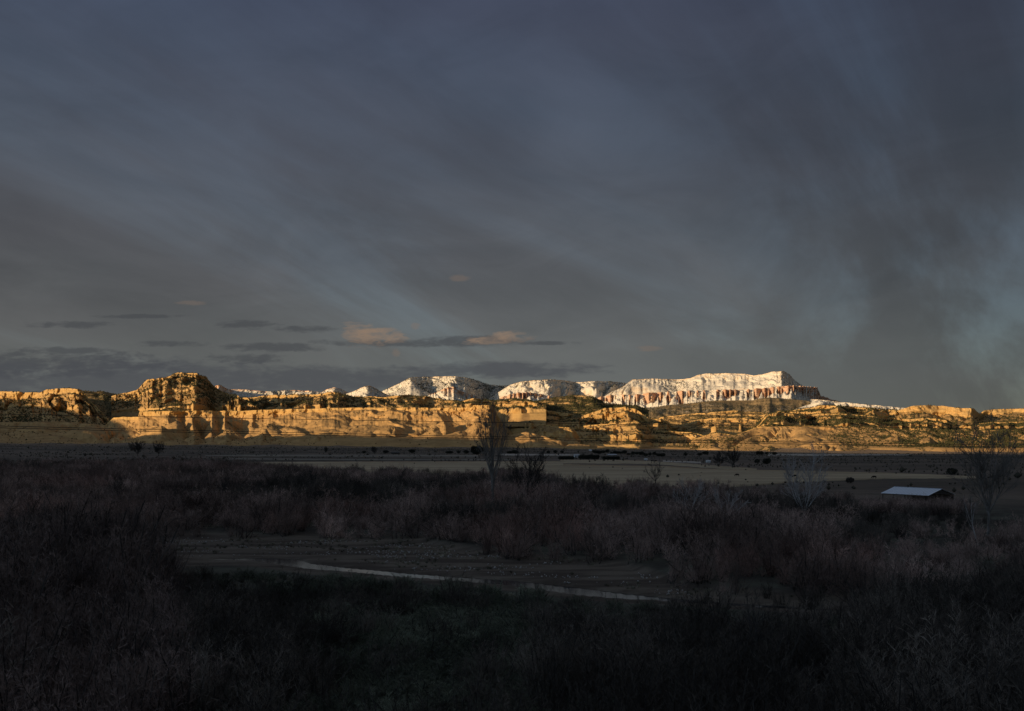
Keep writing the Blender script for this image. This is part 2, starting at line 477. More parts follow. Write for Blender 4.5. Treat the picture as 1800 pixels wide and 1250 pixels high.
    if trees:
        cell = (np.abs(np.gradient(front[..., 1], axis=0)) + np.abs(np.gradient(front[..., 2], axis=0))) * mpp
        wgt = np.clip(vegf - 0.08, 0, 1) ** 1.3 * cell * (hard < 0.5)
        wgt = np.concatenate([wgt[2:], np.repeat(wgt.max() * 0.35 * np.ones((1, nc)), 2, 0)], 0)
        pts = np.concatenate([front[2:], top[:2]], 0).reshape(-1, 3)
        wv = wgt.ravel(); wv = wv / wv.sum()
        r = np.random.default_rng(seed + 77)
        k = r.choice(len(pts), trees, p=wv)
        q = pts[k] + np.stack([r.normal(0, 1.0, trees) * 0.5 * mpp.mean(), r.normal(0, 1.0, trees) * 0.5 * mpp.mean(), np.zeros(trees)], -1)
        s = r.uniform(tsize[0], tsize[1], trees) * r.choice([0.8, 1.0, 1.25], trees) * (1.0 if far else 1.15)
        (FARTREES if far else NEARTREES).append(np.concatenate([q, s[:, None]], 1))
    return o

# ---- main yellow cliff in front
ridge('cliff_mesa', [(180, 752), (192, 740), (200, 734), (215, 733), (243, 733), (245, 724), (300, 722.5), (350, 722), (430, 722), (480, 720),
                     (560, 718), (600, 716.5), (700, 716.5), (828, 716.5), (832, 712.5), (862, 712), (868, 716), (876, 733), (890, 750), (905, 765)],
      [(180, 3600), (245, 3430), (300, 3330), (330, 3380), (400, 3430), (480, 3390), (560, 3330), (640, 3300), (700, 3270), (780, 3235),
       (800, 3235), (840, 3160), (864, 3135), (872, 3260), (905, 3500)],
      [(180, 782), (905, 784)], [(180, 380), (245, 520), (420, 620), (700, 600), (840, 560), (905, 420)],
      cap=[(180, 3), (243, 5), (246, 7), (430, 8.5), (520, 7.5), (600, 4.5), (700, 5.5), (800, 6), (826, 7), (850, 10), (870, 7), (905, 3)],
      gully=([(180, 18), (290, 22), (310, 44), (470, 42), (500, 28), (560, 22), (700, 22), (760, 30), (830, 32), (905, 22)], 95),
      flute=([(180, 3), (290, 4), (320, 8), (480, 6), (560, 4), (700, 6), (800, 10), (870, 12), (905, 8)], 26), hardamt=0.06, conc=4.5,
      back=450, rows=130, mat=M_CLAY, veg=[(180, 0.25), (300, 0.18), (600, 0.12), (900, 0.2)], seed=3, step=0.7, trees=900, tsize=(1.8, 3.2), strata=10,
      spurs=[(318, 7, -95, 0.6), (333, 6, 50, 0.3), (352, 6, -70, 0.2), (372, 5, 40, 0), (386, 6, -70, 0), (396, 5, 45, -0.1), (425, 12, -70, 0.1), (445, 8, 40, -0.3), (478, 10, 50, -0.5), (655, 16, 30, -0.6), (690, 14, 25, -0.6), (722, 14, -25, 0.2), (772, 15, 45, -0.3), (805, 13, -60, 0.7), (830, 10, 40, 0.6), (852, 14, 50, 0.2)], spurtop=0.12, roughamt=0.6)
for k, (rm, dp) in enumerate([
        ([(205, 776), (235, 768), (262, 758), (284, 748), (300, 757), (316, 768), (330, 776)], 3010), ([(318, 777), (332, 768), (342, 764), (352, 770), (362, 777)], 2960),
        ([(362, 777), (384, 765), (398, 757), (406, 761), (418, 770), (430, 777)], 2990), ([(425, 777), (446, 768), (462, 762), (476, 766), (492, 777)], 2960),
        ([(455, 779), (500, 770), (540, 765), (580, 760), (604, 758), (616, 764), (632, 777)], 2950), ([(598, 777), (632, 764), (662, 756), (686, 750), (694, 752), (706, 762), (722, 777)], 2960),
        ([(560, 765), (590, 756), (628, 748), (640, 750), (652, 760)], 3060), ([(735, 777), (752, 760), (768, 746), (780, 740), (790, 745), (806, 758), (832, 777)], 2980),
        ([(818, 777), (832, 757), (846, 742), (858, 739), (870, 748), (886, 762), (905, 777)], 2975), ([(880, 780), (910, 768), (930, 763), (950, 770), (985, 781)], 2880),
        ([(1330, 793), (1345, 786), (1356, 784), (1368, 790), (1376, 794)], 2640), ([(1575, 794), (1600, 783), (1622, 771), (1634, 768), (1648, 778), (1668, 792)], 2700),
        ([(1500, 792), (1535, 780), (1565, 768), (1578, 766), (1586, 776), (1600, 790)], 2760)]):
    ridge('clay_mound', rm, dp, [(rm[0][0], 782 if rm[0][0] < 1000 else 794), (rm[-1][0], 783 if rm[0][0] < 1000 else 794)], [(rm[0][0], 60), (0.5 * (rm[0][0] + rm[-1][0]), 190), (rm[-1][0], 60)], cap=0,
          gully=(14, 50), flute=(2.5, 24), hardamt=0.03, conc=0.3, roughamt=0.4, back=130, sag=0.22, rows=56, veg=0.12 if rm[0][0] < 1000 else 0.4, seed=400 + 9 * k, step=0.6, mat=M_CLAY, rimnoise=0.35, alcove=8.0,
          trees=40 if rm[0][0] < 1000 else 160, tsize=(1.4, 2.4))
# ---- bench and rough ridge behind it
ridge('juniper_ridge', [(420, 706), (435, 699), (470, 695), (500, 694), (530, 694), (548, 692), (570, 691), (590, 689), (600, 692), (630, 697), (680, 698), (720, 694),
                        (750, 697), (780, 702), (810, 706), (830, 700), (850, 702), (870, 704), (885, 703), (905, 700), (930, 704), (960, 712)],
      [(420, 5400), (560, 5200), (590, 5000), (610, 5300), (700, 5000), (760, 5200), (830, 4900), (870, 5100), (960, 5000)],
      [(420, 727), (960, 727)], [(420, 1200), (960, 1200)], cap=[(420, 2), (470, 5), (590, 5), (640, 2), (960, 2)], gully=(110, 170), flute=(22, 60), hardamt=0.85,
      conc=0.4, back=500, rows=110, veg=[(420, 0.5), (560, 0.5), (700, 0.55), (960, 0.55)], seed=21, trees=7500, tsize=(3.0, 5.5), strata=13, rimnoise=1.3)
# ---- left mesa
ridge('left_mesa', [(-60, 694), (0, 688), (50, 690), (70, 690), (76, 687), (86, 684), (120, 682), (143, 685), (147, 690), (155, 700), (168, 713), (180, 726), (192, 738)],
      [(-60, 4500), (60, 4300), (100, 4150), (140, 4050), (147, 4080), (192, 3900)], [(-60, 745), (100, 742), (192, 748)],
      [(-60, 620), (100, 520), (192, 260)], cap=[(-60, 7), (75, 9), (143, 9), (160, 5), (192, 3)], gully=(60, 100), flute=(12, 40), hardamt=0.8, conc=0.6,
      back=600, rows=110, veg=0.42, seed=33, trees=3200, tsize=(2.5, 4.5), spurs=[(105, 8, -80, 0.2), (130, 8, 60, 0.3)], rimnoise=0.9)
ridge('saddle_slope', [(120, 690), (145, 687), (165, 688.5), (180, 687.5), (195, 691), (215, 695), (235, 697), (260, 696), (300, 698), (330, 705)],
      [(120, 5000), (180, 5100), (240, 5200), (330, 4700)], [(120, 745), (180, 752), (250, 738), (330, 735)], [(120, 1300), (330, 1200)],
      cap=0, gully=(50, 200), flute=(10, 60), hardamt=0.3, conc=0.8, back=600, rows=80, veg=0.6, seed=35, trees=2200, tsize=(2.5, 4.5))
ridge('shaded_apron', [(-400, 742), (0, 742), (100, 741), (190, 748), (230, 757), (262, 772), (280, 780)], [(-400, 3750), (190, 3600), (280, 3300)], [(-400, 784), (280, 785)],
      [(-400, 900), (190, 800), (280, 500)], cap=0, gully=(40, 110), flute=(5, 50), hardamt=0.1, conc=1.6, back=500, rows=80, veg=0.35, seed=37, trees=700, tsize=(2.0, 3.4), mat=M_CLAY)
# ---- butte
ridge('butte', [(196, 696), (205, 693), (225, 690), (240, 686), (250, 676), (258, 668), (265, 666), (283, 664), (300, 661), (305, 656.5), (318, 655),
                (345, 656), (350, 660), (363, 662), (366, 668), (375, 678), (385, 685), (395, 690), (402, 693), (415, 692.5), (420, 697), (435, 700), (441, 706), (452, 717), (460, 727)],
      [(196, 4750), (240, 4650), (262, 4450), (285, 4420), (305, 4500), (345, 4430), (366, 4560), (395, 4500), (418, 4150), (440, 4050), (460, 3980)],
      [(196, 726), (280, 727), (460, 728)], [(196, 380), (250, 520), (300, 760), (420, 560), (460, 300)],
      cap=[(196, 2), (250, 4), (300, 3), (350, 3), (420, 5), (460, 2)], gully=(75, 130), flute=(20, 46), hardamt=0.97, conc=0.5, back=300, rows=150,
      veg=[(196, 0.45), (300, 0.42), (460, 0.42)], seed=44, trees=5500, tsize=(2.4, 4.2), strata=11, step=0.7,
      spurs=[(268, 7, 90, -0.2), (285, 6, -60, 0), (345, 10, 80, 0.3), (372, 9, -90, 0), (420, 14, 90, 0.2), (300, 10, 60, -0.8)], rimnoise=1.0)
# ---- tiers right of the tall tree
ridge('tier_cliff', [(862, 722), (872, 713), (880, 709), (910, 711), (926, 706), (938, 707), (946, 710), (962, 721), (1000, 727), (1030, 729), (1050, 722), (1062, 718), (1100, 716),
                     (1118, 719), (1128, 727), (1140, 735), (1160, 737), (1172, 741), (1180, 752)],
      [(862, 4500), (900, 4380), (935, 4320), (1010, 4380), (1060, 4220), (1100, 4130), (1120, 4110), (1160, 4030), (1180, 4150)],
      [(862, 752), (1000, 758), (1180, 768)], [(862, 560), (1000, 620), (1180, 420)], cap=[(862, 8), (940, 9), (965, 6), (1060, 6), (1120, 6), (1180, 4)],
      gully=(60, 110), flute=(22, 40), hardamt=0.88, conc=0.6, back=500, rows=120, veg=0.4, seed=52, trees=4500, tsize=(2.4, 4.2), strata=11,
      spurs=[(925, 22, 50, 0.2), (1040, 16, -110, 0.2), (1098, 16, 90, 0.2), (985, 14, -60, 0.5)], rimnoise=0.9)
ridge('lower_tier', [(985, 765), (1000, 752), (1030, 748), (1060, 745), (1100, 742), (1120, 741), (1130, 747), (1145, 757), (1165, 757), (1190, 759), (1215, 760), (1232, 764), (1248, 770)],
      [(985, 4000), (1050, 3850), (1110, 3650), (1125, 3620), (1150, 3750), (1215, 3650), (1248, 3600)], [(985, 783), (1248, 788)], [(985, 500), (1110, 560), (1248, 420)],
      cap=[(985, 2), (1100, 3), (1248, 2)], gully=(46, 90), flute=(12, 36), hardamt=0.85, conc=1.0, back=380, rows=100, veg=0.3, seed=55, trees=2000, tsize=(2.0, 3.6), strata=9)
ridge('spur_knoll', [(930, 775), (943, 752), (950, 745), (962, 747), (985, 751), (1005, 752), (1012, 758), (1020, 772)], [(930, 3450), (950, 3350), (1005, 3300), (1020, 3380)],
      [(930, 781), (1020, 783)], [(930, 200), (985, 330), (1020, 200)], cap=2, gully=(26, 60), flute=(8, 30), hardamt=0.8, conc=1.2, back=160, rows=60, veg=0.25, seed=58, trees=160,
      tsize=(1.8, 3.0), mat=M_CLAY)
ridge('low_spur', [(862, 772), (900, 764), (925, 759), (940, 762), (975, 772), (1010, 780), (1060, 784.5), (1120, 787)], [(862, 3050), (940, 2950), (1120, 2800)],
      [(862, 784), (1120, 789)], [(862, 260), (940, 300), (1120, 140)], cap=0, gully=(22, 60), flute=(4, 30), hardamt=0.05, conc=1.0, back=120, rows=50, veg=0.1, seed=59, mat=M_CLAY, rimnoise=0.3, roughamt=0.5)
ridge('forested_hill', [(925, 714), (945, 705), (980, 698), (1000, 695.5), (1016, 695), (1042, 697), (1055, 703), (1064, 708), (1090, 711), (1120, 714), (1140, 722)],
      [(925, 5000), (1016, 4900), (1050, 4850), (1140, 5000)], [(925, 730), (1140, 730)], [(925, 380), (1016, 560), (1140, 380)], cap=0, gully=(30, 120), flute=(8, 50), hardamt=0.45,
      conc=0.2, back=300, rows=70, veg=0.85, seed=61, trees=3600, tsize=(3.0, 5.0), strata=9)
# ---- right-hand hills
ridge('tan_hill', [(1205, 786), (1220, 772), (1240, 765), (1262, 761), (1290, 765), (1312, 758), (1330, 751), (1345, 750), (1400, 749), (1500, 750), (1560, 752), (1600, 757), (1625, 751), (1640, 756),
                   (1680, 757), (1720, 757), (1800, 755), (1900, 752)],
      [(1205, 3500), (1262, 3300), (1330, 3350), (1400, 3200), (1500, 3150), (1600, 3100), (1660, 3060), (1900, 3000)],
      [(1205, 790), (1300, 790), (1400, 788), (1900, 789)], [(1205, 350), (1400, 520), (1900, 560)], cap=[(1205, 1), (1900, 1)],
      gully=([(1205, 24), (1300, 40), (1400, 26), (1600, 34), (1900, 40)], 90), flute=(8, 30), hardamt=0.08, conc=1.3, back=420, rows=100, mat=M_CLAY,
      veg=[(1205, 0.3), (1340, 0.15), (1420, 0.12), (1560, 0.28), (1620, 0.55), (1900, 0.62)], seed=71, trees=14000, tsize=(1.8, 3.8), strata=9,
      spurs=[(1310, 22, 40, 0.3), (1628, 18, 35, 0)], spurtop=0.2, roughamt=0.6)
ridge('low_mounds', [(1290, 794), (1330, 788), (1360, 790), (1395, 786), (1420, 780), (1445, 776), (1475, 777), (1500, 784), (1530, 786), (1560, 790), (1590, 795)],
      [(1290, 2700), (1445, 2650), (1590, 2600)], [(1290, 796), (1590, 797)], [(1290, 90), (1445, 170), (1590, 90)], cap=0, gully=(16, 40), flute=(3, 20), hardamt=0.1, conc=0.6, back=120,
      rows=44, veg=0.22, seed=73, mat=M_CLAY, trees=250, tsize=(1.5, 2.6), rimnoise=0.5, roughamt=0.5)
ridge('middle_tier', [(1318, 756), (1335, 746), (1345, 733), (1350, 729), (1362, 726), (1390, 727), (1410, 729), (1450, 727), (1500, 728), (1540, 732), (1598, 737), (1630, 735), (1664, 738.5),
                      (1670, 744), (1700, 746), (1750, 742), (1900, 740)],
      [(1318, 3800), (1350, 3750), (1400, 3800), (1430, 3950), (1480, 3750), (1540, 3800), (1580, 3950), (1630, 3700), (1668, 3680), (1680, 3850), (1900, 3700)],
      [(1318, 762), (1400, 760), (1900, 762)], [(1318, 360), (1900, 480)], cap=[(1318, 4), (1360, 7), (1400, 6), (1420, 3), (1560, 3), (1600, 6), (1664, 7), (1675, 3), (1900, 3)],
      gully=(46, 90), flute=(16, 40), hardamt=0.9, conc=0.6, back=420, rows=100, veg=0.55, seed=77, trees=13000, tsize=(2.2, 4.4), strata=10,
      spurs=[(1365, 16, 70, 0), (1425, 14, -110, 0.4), (1478, 16, 60, 0), (1560, 14, -80, 0.3), (1630, 26, 60, 0)])
ridge('upper_tier', [(1330, 740), (1345, 731), (1365, 724), (1390, 722), (1420, 717), (1445, 712.5), (1480, 714), (1510, 716), (1550, 719), (1590, 722), (1640, 726), (1700, 726)],
      [(1330, 4700), (1400, 4500), (1440, 4350), (1475, 4300), (1500, 4500), (1540, 4300), (1600, 4450), (1700, 4500)], [(1330, 745), (1700, 748)], [(1330, 500), (1700, 650)],
      cap=[(1330, 1), (1440, 3), (1700, 2)], gully=(70, 120), flute=(18, 46), hardamt=0.9, conc=0.4, back=500, rows=100, veg=0.6, seed=81, trees=11000, tsize=(2.6, 5.0), strata=11,
      spurs=[(1470, 14, 90, 0.2), (1500, 10, -120, 0.4), (1535, 14, 80, 0.2), (1560, 10, -90, 0.4)])
ridge('east_mesa', [(1560, 727), (1575, 723), (1590, 718), (1605, 713.5), (1620, 712.5), (1640, 712.5), (1660, 714), (1680, 717), (1700, 717.5), (1712, 718), (1716, 722), (1722, 727), (1730, 721),
                    (1760, 719), (1800, 718), (1900, 716)],
      [(1560, 4350), (1605, 4150), (1650, 4200), (1690, 4080), (1712, 4030), (1720, 4350), (1740, 4400), (1900, 4300)], [(1560, 745), (1900, 748)], [(1560, 220), (1640, 330), (1715, 300), (1900, 330)],
      cap=[(1560, 3), (1605, 12), (1640, 15), (1700, 17), (1715, 12), (1730, 8), (1900, 10)], gully=(26, 80), flute=(14, 60), hardamt=0.5, conc=0.6, back=500, rows=90,
      veg=[(1560, 0.4), (1620, 0.25), (1700, 0.25), (1900, 0.4)], seed=85, trees=2600, tsize=(2.2, 4.0), strata=9, spurs=[(1650, 6, -60, 0.9)])
# ---- golden benches in the side valley, then the forest ramp below the snow cliffs
ridge('valley_bench', [(1135, 757), (1170, 750), (1205, 745), (1232, 738), (1262, 734.5), (1300, 735.5), (1330, 738), (1352, 744)], [(1135, 5300), (1352, 5100)], [(1135, 764), (1352, 764)], [(1135, 350), (1240, 600), (1352, 350)],
      cap=[(1135, 1), (1240, 3), (1330, 3), (1352, 1)], gully=(60, 120), flute=(14, 50), hardamt=0.7, conc=0.5, back=500, rows=60, veg=0.45, seed=87, trees=1500, tsize=(2.4, 4.0), strata=9, rimnoise=0.9)
ridge('valley_shelf', [(1130, 742), (1165, 733), (1200, 729), (1240, 726), (1290, 722), (1330, 724), (1365, 730)], [(1130, 6300), (1365, 6100)], [(1130, 752), (1365, 750)], [(1130, 400), (1240, 700), (1365, 400)],
      cap=[(1130, 1), (1240, 2), (1365, 1)], gully=(70, 150), flute=(16, 60), hardamt=0.6, conc=0.5, back=700, rows=60, veg=0.6, seed=89, trees=2200, tsize=(2.8, 4.6), strata=9, rimnoise=0.9)
ridge('forest_slope', [(1020, 716), (1060, 712), (1100, 719), (1150, 716), (1200, 710), (1260, 704), (1320, 704), (1345, 699), (1370, 700), (1400, 703), (1440, 706), (1480, 709), (1560, 716), (1650, 722)],
      [(1020, 9800), (1200, 10000), (1400, 9800), (1650, 8500)], [(1020, 768), (1200, 768), (1650, 748)], [(1020, 4600), (1200, 4800), (1400, 4700), (1650, 3500)],
      cap=0, gully=(45, 420), flute=(8, 120), hardamt=0.35, conc=0.6, back=900, rows=120, mat=M_FOR, veg=[(1020, 0.56), (1400, 0.6), (1650, 0.55)],
      snow=0.34, seed=91, trees=9000, tsize=(7, 11), far=True, strata=16, alcove=8.0, roughamt=0.5)
ridge('snow_knoll', [(1385, 724), (1410, 715), (1430, 708), (1446, 706), (1460, 708.5), (1470, 713), (1485, 720)], [(1385, 6500), (1446, 6300), (1485, 6500)], [(1385, 726), (1485, 726)],
      [(1385, 250), (1446, 450), (1485, 250)], cap=0, gully=(40, 120), flute=(10, 60), hardamt=0.2, conc=0.3, back=500, rows=50, mat=M_CREAM, veg=0.32, snow=0.85, seed=93, trees=180, tsize=(4, 7), far=True, roughamt=0.4)
ridge('snow_bench', [(1425, 702), (1440, 703), (1475, 706.5), (1500, 709), (1540, 712.5), (1570, 715.5), (1600, 718), (1650, 722)], [(1425, 8800), (1650, 7600)], [(1425, 720), (1650, 728)], [(1425, 500), (1650, 400)],
      cap=[(1425, 1), (1650, 1)], gully=(60, 90), flute=(20, 50), hardamt=0.3, conc=0.4, back=900, rows=56, mat=M_CREAM, veg=0.3, snow=0.8, seed=95, trees=900, tsize=(5, 8), far=True, roughamt=0.4)
# ---- far snow range
ridge('pink_cliffs', [(1040, 702), (1058, 697), (1075, 694), (1110, 694), (1150, 690), (1200, 687), (1260, 685), (1320, 684), (1345, 682), (1375, 678.5), (1398, 677.5), (1410, 678.5), (1437, 681), (1439.5, 688),
                      (1443, 696), (1460, 701), (1480, 708), (1500, 713)],
      [(1040, 12600), (1110, 12100), (1200, 11900), (1320, 11500), (1392, 10900), (1402, 11100), (1437, 11900), (1500, 12300)],
      [(1040, 716), (1110, 722), (1200, 715), (1345, 708), (1400, 708), (1500, 718)], [(1040, 500), (1400, 650), (1440, 450), (1500, 300)],
      cap=[(1040, 11), (1100, 18), (1200, 17), (1300, 13), (1340, 16), (1400, 17), (1437, 14), (1445, 3), (1500, 1)],
      gully=(70, 120), flute=(24, 40), hardamt=0.25, conc=0.4, back=700, rows=110, mat=M_SNOW,
      veg=[(1040, 0.1), (1380, 0.12), (1445, 0.45), (1500, 0.5)], snow=[(1040, 0.95), (1380, 0.9), (1440, 0.55), (1500, 0.5)], seed=101, step=0.6, trees=300, tsize=(7, 12), far=True, strata=20, rimnoise=0.7, pillar=(130, 125), alcove=6.0, roughamt=0.5)
ridge('snow_plateau', [(1062, 697), (1075, 689), (1095, 680), (1105, 672), (1112, 667), (1150, 666), (1190, 667), (1214, 665), (1225, 660), (1240, 657), (1270, 656), (1310, 657), (1325, 660.5), (1340, 658), (1355, 654),
                       (1378, 652), (1388, 658), (1395, 667), (1405, 674.5), (1414, 680), (1425, 684)],
      [(1062, 12900), (1112, 13100), (1190, 13300), (1215, 12900), (1320, 12700), (1375, 12200), (1395, 12900), (1425, 13300)],
      [(1062, 703), (1150, 696), (1250, 691), (1340, 688), (1425, 688)], [(1062, 200), (1150, 420), (1320, 440), (1425, 260)],
      cap=[(1062, 0), (1110, 1), (1230, 2.5), (1300, 2), (1380, 1), (1425, 0)], gully=(55, 150), flute=(16, 60), hardamt=0.5, conc=0.2, back=1500, rows=100, mat=M_CREAM,
      veg=[(1062, 0.1), (1150, 0.16), (1200, 0.35), (1216, 0.1), (1300, 0.16), (1340, 0.05), (1390, 0.3), (1425, 0.6)], snow=0.93, seed=103, step=0.7, trees=1500, tsize=(7, 12), far=True, strata=24, vegtop=0.6, alcove=5.0, roughamt=0.4)
ridge('snow_ridge', [(855, 703), (870, 694), (880, 687), (895, 677), (915, 671.5), (935, 669), (960, 667), (985, 668), (1005, 670.5), (1020, 671.5), (1045, 670), (1070, 671), (1085, 671.5), (1100, 674), (1115, 680)],
      [(855, 13400), (900, 13000), (960, 13000), (1010, 13800), (1045, 13500), (1115, 14500)], [(855, 712), (1115, 706)], [(855, 300), (960, 560), (1115, 600)],
      cap=[(855, 0), (960, 2), (1115, 0)], gully=(120, 190), flute=(30, 70), hardamt=0.5, conc=0.3, back=1500, rows=110, mat=M_CREAM,
      veg=[(855, 0.25), (900, 0.2), (960, 0.12), (1000, 0.2), (1018, 0.5), (1032, 0.15), (1055, 0.2), (1070, 0.5), (1115, 0.5)], snow=0.9, seed=107, trees=2200, tsize=(8, 13), far=True, strata=24, vegtop=0.6,
      spurs=[(1012, 9, -260, 0), (1045, 10, 160, 0.2)], alcove=8.0, roughamt=0.4)
ridge('pink_spires', [(868, 708), (880, 699), (895, 694), (910, 690), (930, 689.5), (955, 693), (965, 696), (985, 700), (1000, 706)], [(868, 12200), (920, 11800), (1000, 12100)],
      [(868, 712), (1000, 712)], [(868, 200), (930, 400), (1000, 200)], cap=[(868, 5), (900, 10), (960, 9), (1000, 3)], gully=(60, 90), flute=(20, 40), hardamt=0.2, conc=0.4, back=500, rows=64, mat=M_SNOW,
      veg=0.12, snow=0.75, seed=109, rimnoise=1.0, step=0.6, pillar=(120, 80), alcove=4.0, roughamt=0.5)
ridge('snow_mesa', [(650, 702), (662, 693), (675, 686), (690, 680), (715, 667.5), (724, 663), (760, 662), (800, 662), (820, 663.5), (840, 669.5), (860, 676), (880, 678.5), (893, 677.5), (915, 676), (930, 680)],
      [(650, 13200), (700, 13020), (722, 12980), (750, 13180), (780, 13260), (800, 13020), (820, 13100), (860, 14200), (930, 15000)], [(650, 709), (930, 712)], [(650, 350), (760, 800), (930, 900)],
      cap=[(650, 0), (760, 1), (930, 0)], gully=(140, 300), flute=(22, 90), hardamt=0.25, conc=0.2, back=1800, rows=110, mat=M_CREAM,
      veg=[(650, 0.4), (690, 0.45), (715, 0.3), (727, 0.15), (740, 0.5), (780, 0.55), (800, 0.5), (820, 0.4), (850, 0.65), (930, 0.72)], snow=0.85, seed=111, trees=9000, tsize=(8, 13), far=True, strata=24, vegtop=0.7,
      spurs=[(722, 11, 160, 0), (800, 12, 220, -0.5), (760, 14, -160, 0)], alcove=8.0, roughamt=0.4)
ridge('hoodoo_spur', [(735, 704), (758, 693), (772, 687), (782, 682), (796, 679.5), (806, 685), (820, 691), (835, 695), (848, 700), (860, 706)], [(735, 11600), (790, 11200), (860, 11600)], [(735, 710), (860, 712)],
      [(735, 250), (795, 500), (860, 250)], cap=[(735, 1), (790, 4), (806, 8), (845, 6), (860, 2)], gully=(90, 110), flute=(20, 40), hardamt=0.3, conc=0.5, back=400, rows=64, mat=M_SNOW,
      veg=[(735, 0.25), (785, 0.25), (800, 0.5), (860, 0.3)], snow=0.75, seed=113, trees=400, tsize=(7, 11), far=True, rimnoise=0.9, pillar=(80, 60), alcove=4.0, roughamt=0.5)
ridge('snow_dome', [(596, 697), (610, 692), (622, 688.5), (634, 682), (642, 679.5), (650, 678), (658, 681), (664, 685), (672, 690), (690, 698)], [(596, 11200), (645, 10800), (690, 11200)], [(596, 702), (690, 704)],
      [(596, 250), (645, 550), (690, 250)], cap=[(596, 1), (650, 2), (690, 1)], gully=(60, 140), flute=(22, 60), hardamt=0.3, conc=0.3, back=500, rows=60, mat=M_CREAM, veg=[(596, 0.2), (655, 0.2), (665, 0.5), (690, 0.5)],
      snow=0.92, seed=115, trees=500, tsize=(6, 10), far=True, roughamt=0.4)
ridge('snow_knob', [(548, 697), (562, 691.5), (574, 684.5), (588, 681), (600, 684.5), (612, 690.5), (624, 696)], [(548, 11900), (588, 11600), (624, 11900)], [(548, 701), (624, 701)], [(548, 250), (588, 500), (624, 250)],
      cap=1, gully=(50, 120), flute=(18, 60), hardamt=0.3, conc=0.3, back=500, rows=48, mat=M_SNOW, veg=0.55, snow=0.75, seed=117, trees=500, tsize=(6, 10), far=True, roughamt=0.4)
ridge('distant_snow_ridge', [(340, 697), (372, 684), (380, 678), (387, 676), (395, 681), (402, 685), (420, 684), (440, 686), (460, 688), (480, 688.5), (500, 686.5), (520, 686), (545, 687.5), (565, 690), (590, 696)],
      [(340, 15500), (388, 14800), (402, 16500), (590, 16500)], [(340, 700), (590, 702)], [(340, 400), (590, 900)], cap=[(340, 0), (388, 5), (405, 1), (590, 1)], gully=(160, 240), flute=(50, 110), hardamt=0.3,
      conc=0.2, back=1500, rows=56, mat=M_SNOW, veg=[(340, 0.2), (400, 0.3), (410, 0.55), (590, 0.5)], snow=0.7, seed=119, trees=1500, tsize=(8, 13), far=True, vegtop=0.7, roughamt=0.4)
def joined_trees(name, pts, mat, conifer, seed):
    r = np.random.default_rng(seed)
    n = len(pts); k = 5
    a = np.linspace(0, 2 * np.pi, k, endpoint=False)
    if conifer:
        base = np.concatenate([np.stack([0.30 * np.cos(a), 0.30 * np.sin(a), 0 * a + 0.02], -1), [[0, 0, 1.0]]])
        fc = [(i, (i + 1) % k, k) for i in range(k)]
    else:
        base = np.concatenate([np.stack([0.55 * np.cos(a), 0.55 * np.sin(a), 0 * a + 0.38], -1), [[0, 0, 0.95]], [[0, 0, -0.1]]])
        fc = [(i, (i + 1) % k, k) for i in range(k)] + [((i + 1) % k, i, k + 1) for i in range(k)]
    th = r.uniform(0, 6.28, n); c, s = np.cos(th), np.sin(th)
    jit = base[None] * r.uniform(0.75, 1.25, (n, len(base), 1))
    X = jit[..., 0] * c[:, None] - jit[..., 1] * s[:, None]; Y = jit[..., 0] * s[:, None] + jit[..., 1] * c[:, None]
    V = np.stack([X, Y, jit[..., 2]], -1) * pts[:, 3][:, None, None] + pts[:, None, :3]
    Q = (np.array(fc)[None] + (np.arange(n) * len(base))[:, None, None]).reshape(-1, 3)
    o = poly_object(name, V.reshape(-1, 3), Q, mat)
    return o
M_JUN = plain('juniper_foliage', (0.060, 0.058, 0.026), var=0.4, scale=0.02)
M_CON = plain('conifer_foliage', (0.055, 0.055, 0.032), var=0.4, scale=0.01)
tag(joined_trees('juniper_scrub', np.concatenate(NEARTREES), M_JUN, False, 5), 'dark junipers dotted over the golden cliffs and benches', 'junipers', kind='stuff')
tag(joined_trees('conifer_forest', np.concatenate(FARTREES), M_CON, True, 6), 'dark conifers speckling the snowy far mountains', 'forest', kind='stuff')

# ---- free-standing rock towers in the side valley
def rock_tower(px, py_top, py_base, wpx, dep, seed):
    mpp = dep / F; h = (py_base - py_top) * mpp; w = wpx * mpp / 2
    nr, nc = 22, 28
    t = np.linspace(0, 1, nr)[:, None]; a = np.linspace(0, 2 * np.pi, nc, endpoint=False)[None]
    prof = np.interp(t, [0, 0.18, 0.35, 0.42, 0.8, 0.93, 1], [2.3, 1.7, 1.15, 0.92, 1.0, 0.97, 0.78])
    r = w * prof * (1 + 0.16 * fbm(3 + np.cos(a) * 1.6 + t * 0.4, 5 + np.sin(a) * 1.6, 3, seed))
    V = np.stack([r * np.cos(a), r * np.sin(a), t * h * (1 + 0.05 * np.cos(a * 2 + seed)) - 4], -1)
    V = np.concatenate([V, np.repeat(V[-1:].mean(1, keepdims=True), nc, 1)], 0)
    o = grid_object('rock_tower', V, M_ROCK, {'hard': np.concatenate([np.repeat(sst(t, 0.25, 0.45), nc, 1), np.ones((1, nc))]), 'veg': np.zeros((nr + 1, nc)), 'snow': np.zeros((nr + 1, nc))}, wrap=True)
    o.location = ((px - 900) / F * dep, dep, H + (HZ - py_base) * mpp)
    return tag(o, kind='structure')
rock_tower(1255, 748.5, 764, 11, 3560, 3)
rock_tower(1301, 745, 758, 4, 4050, 5)

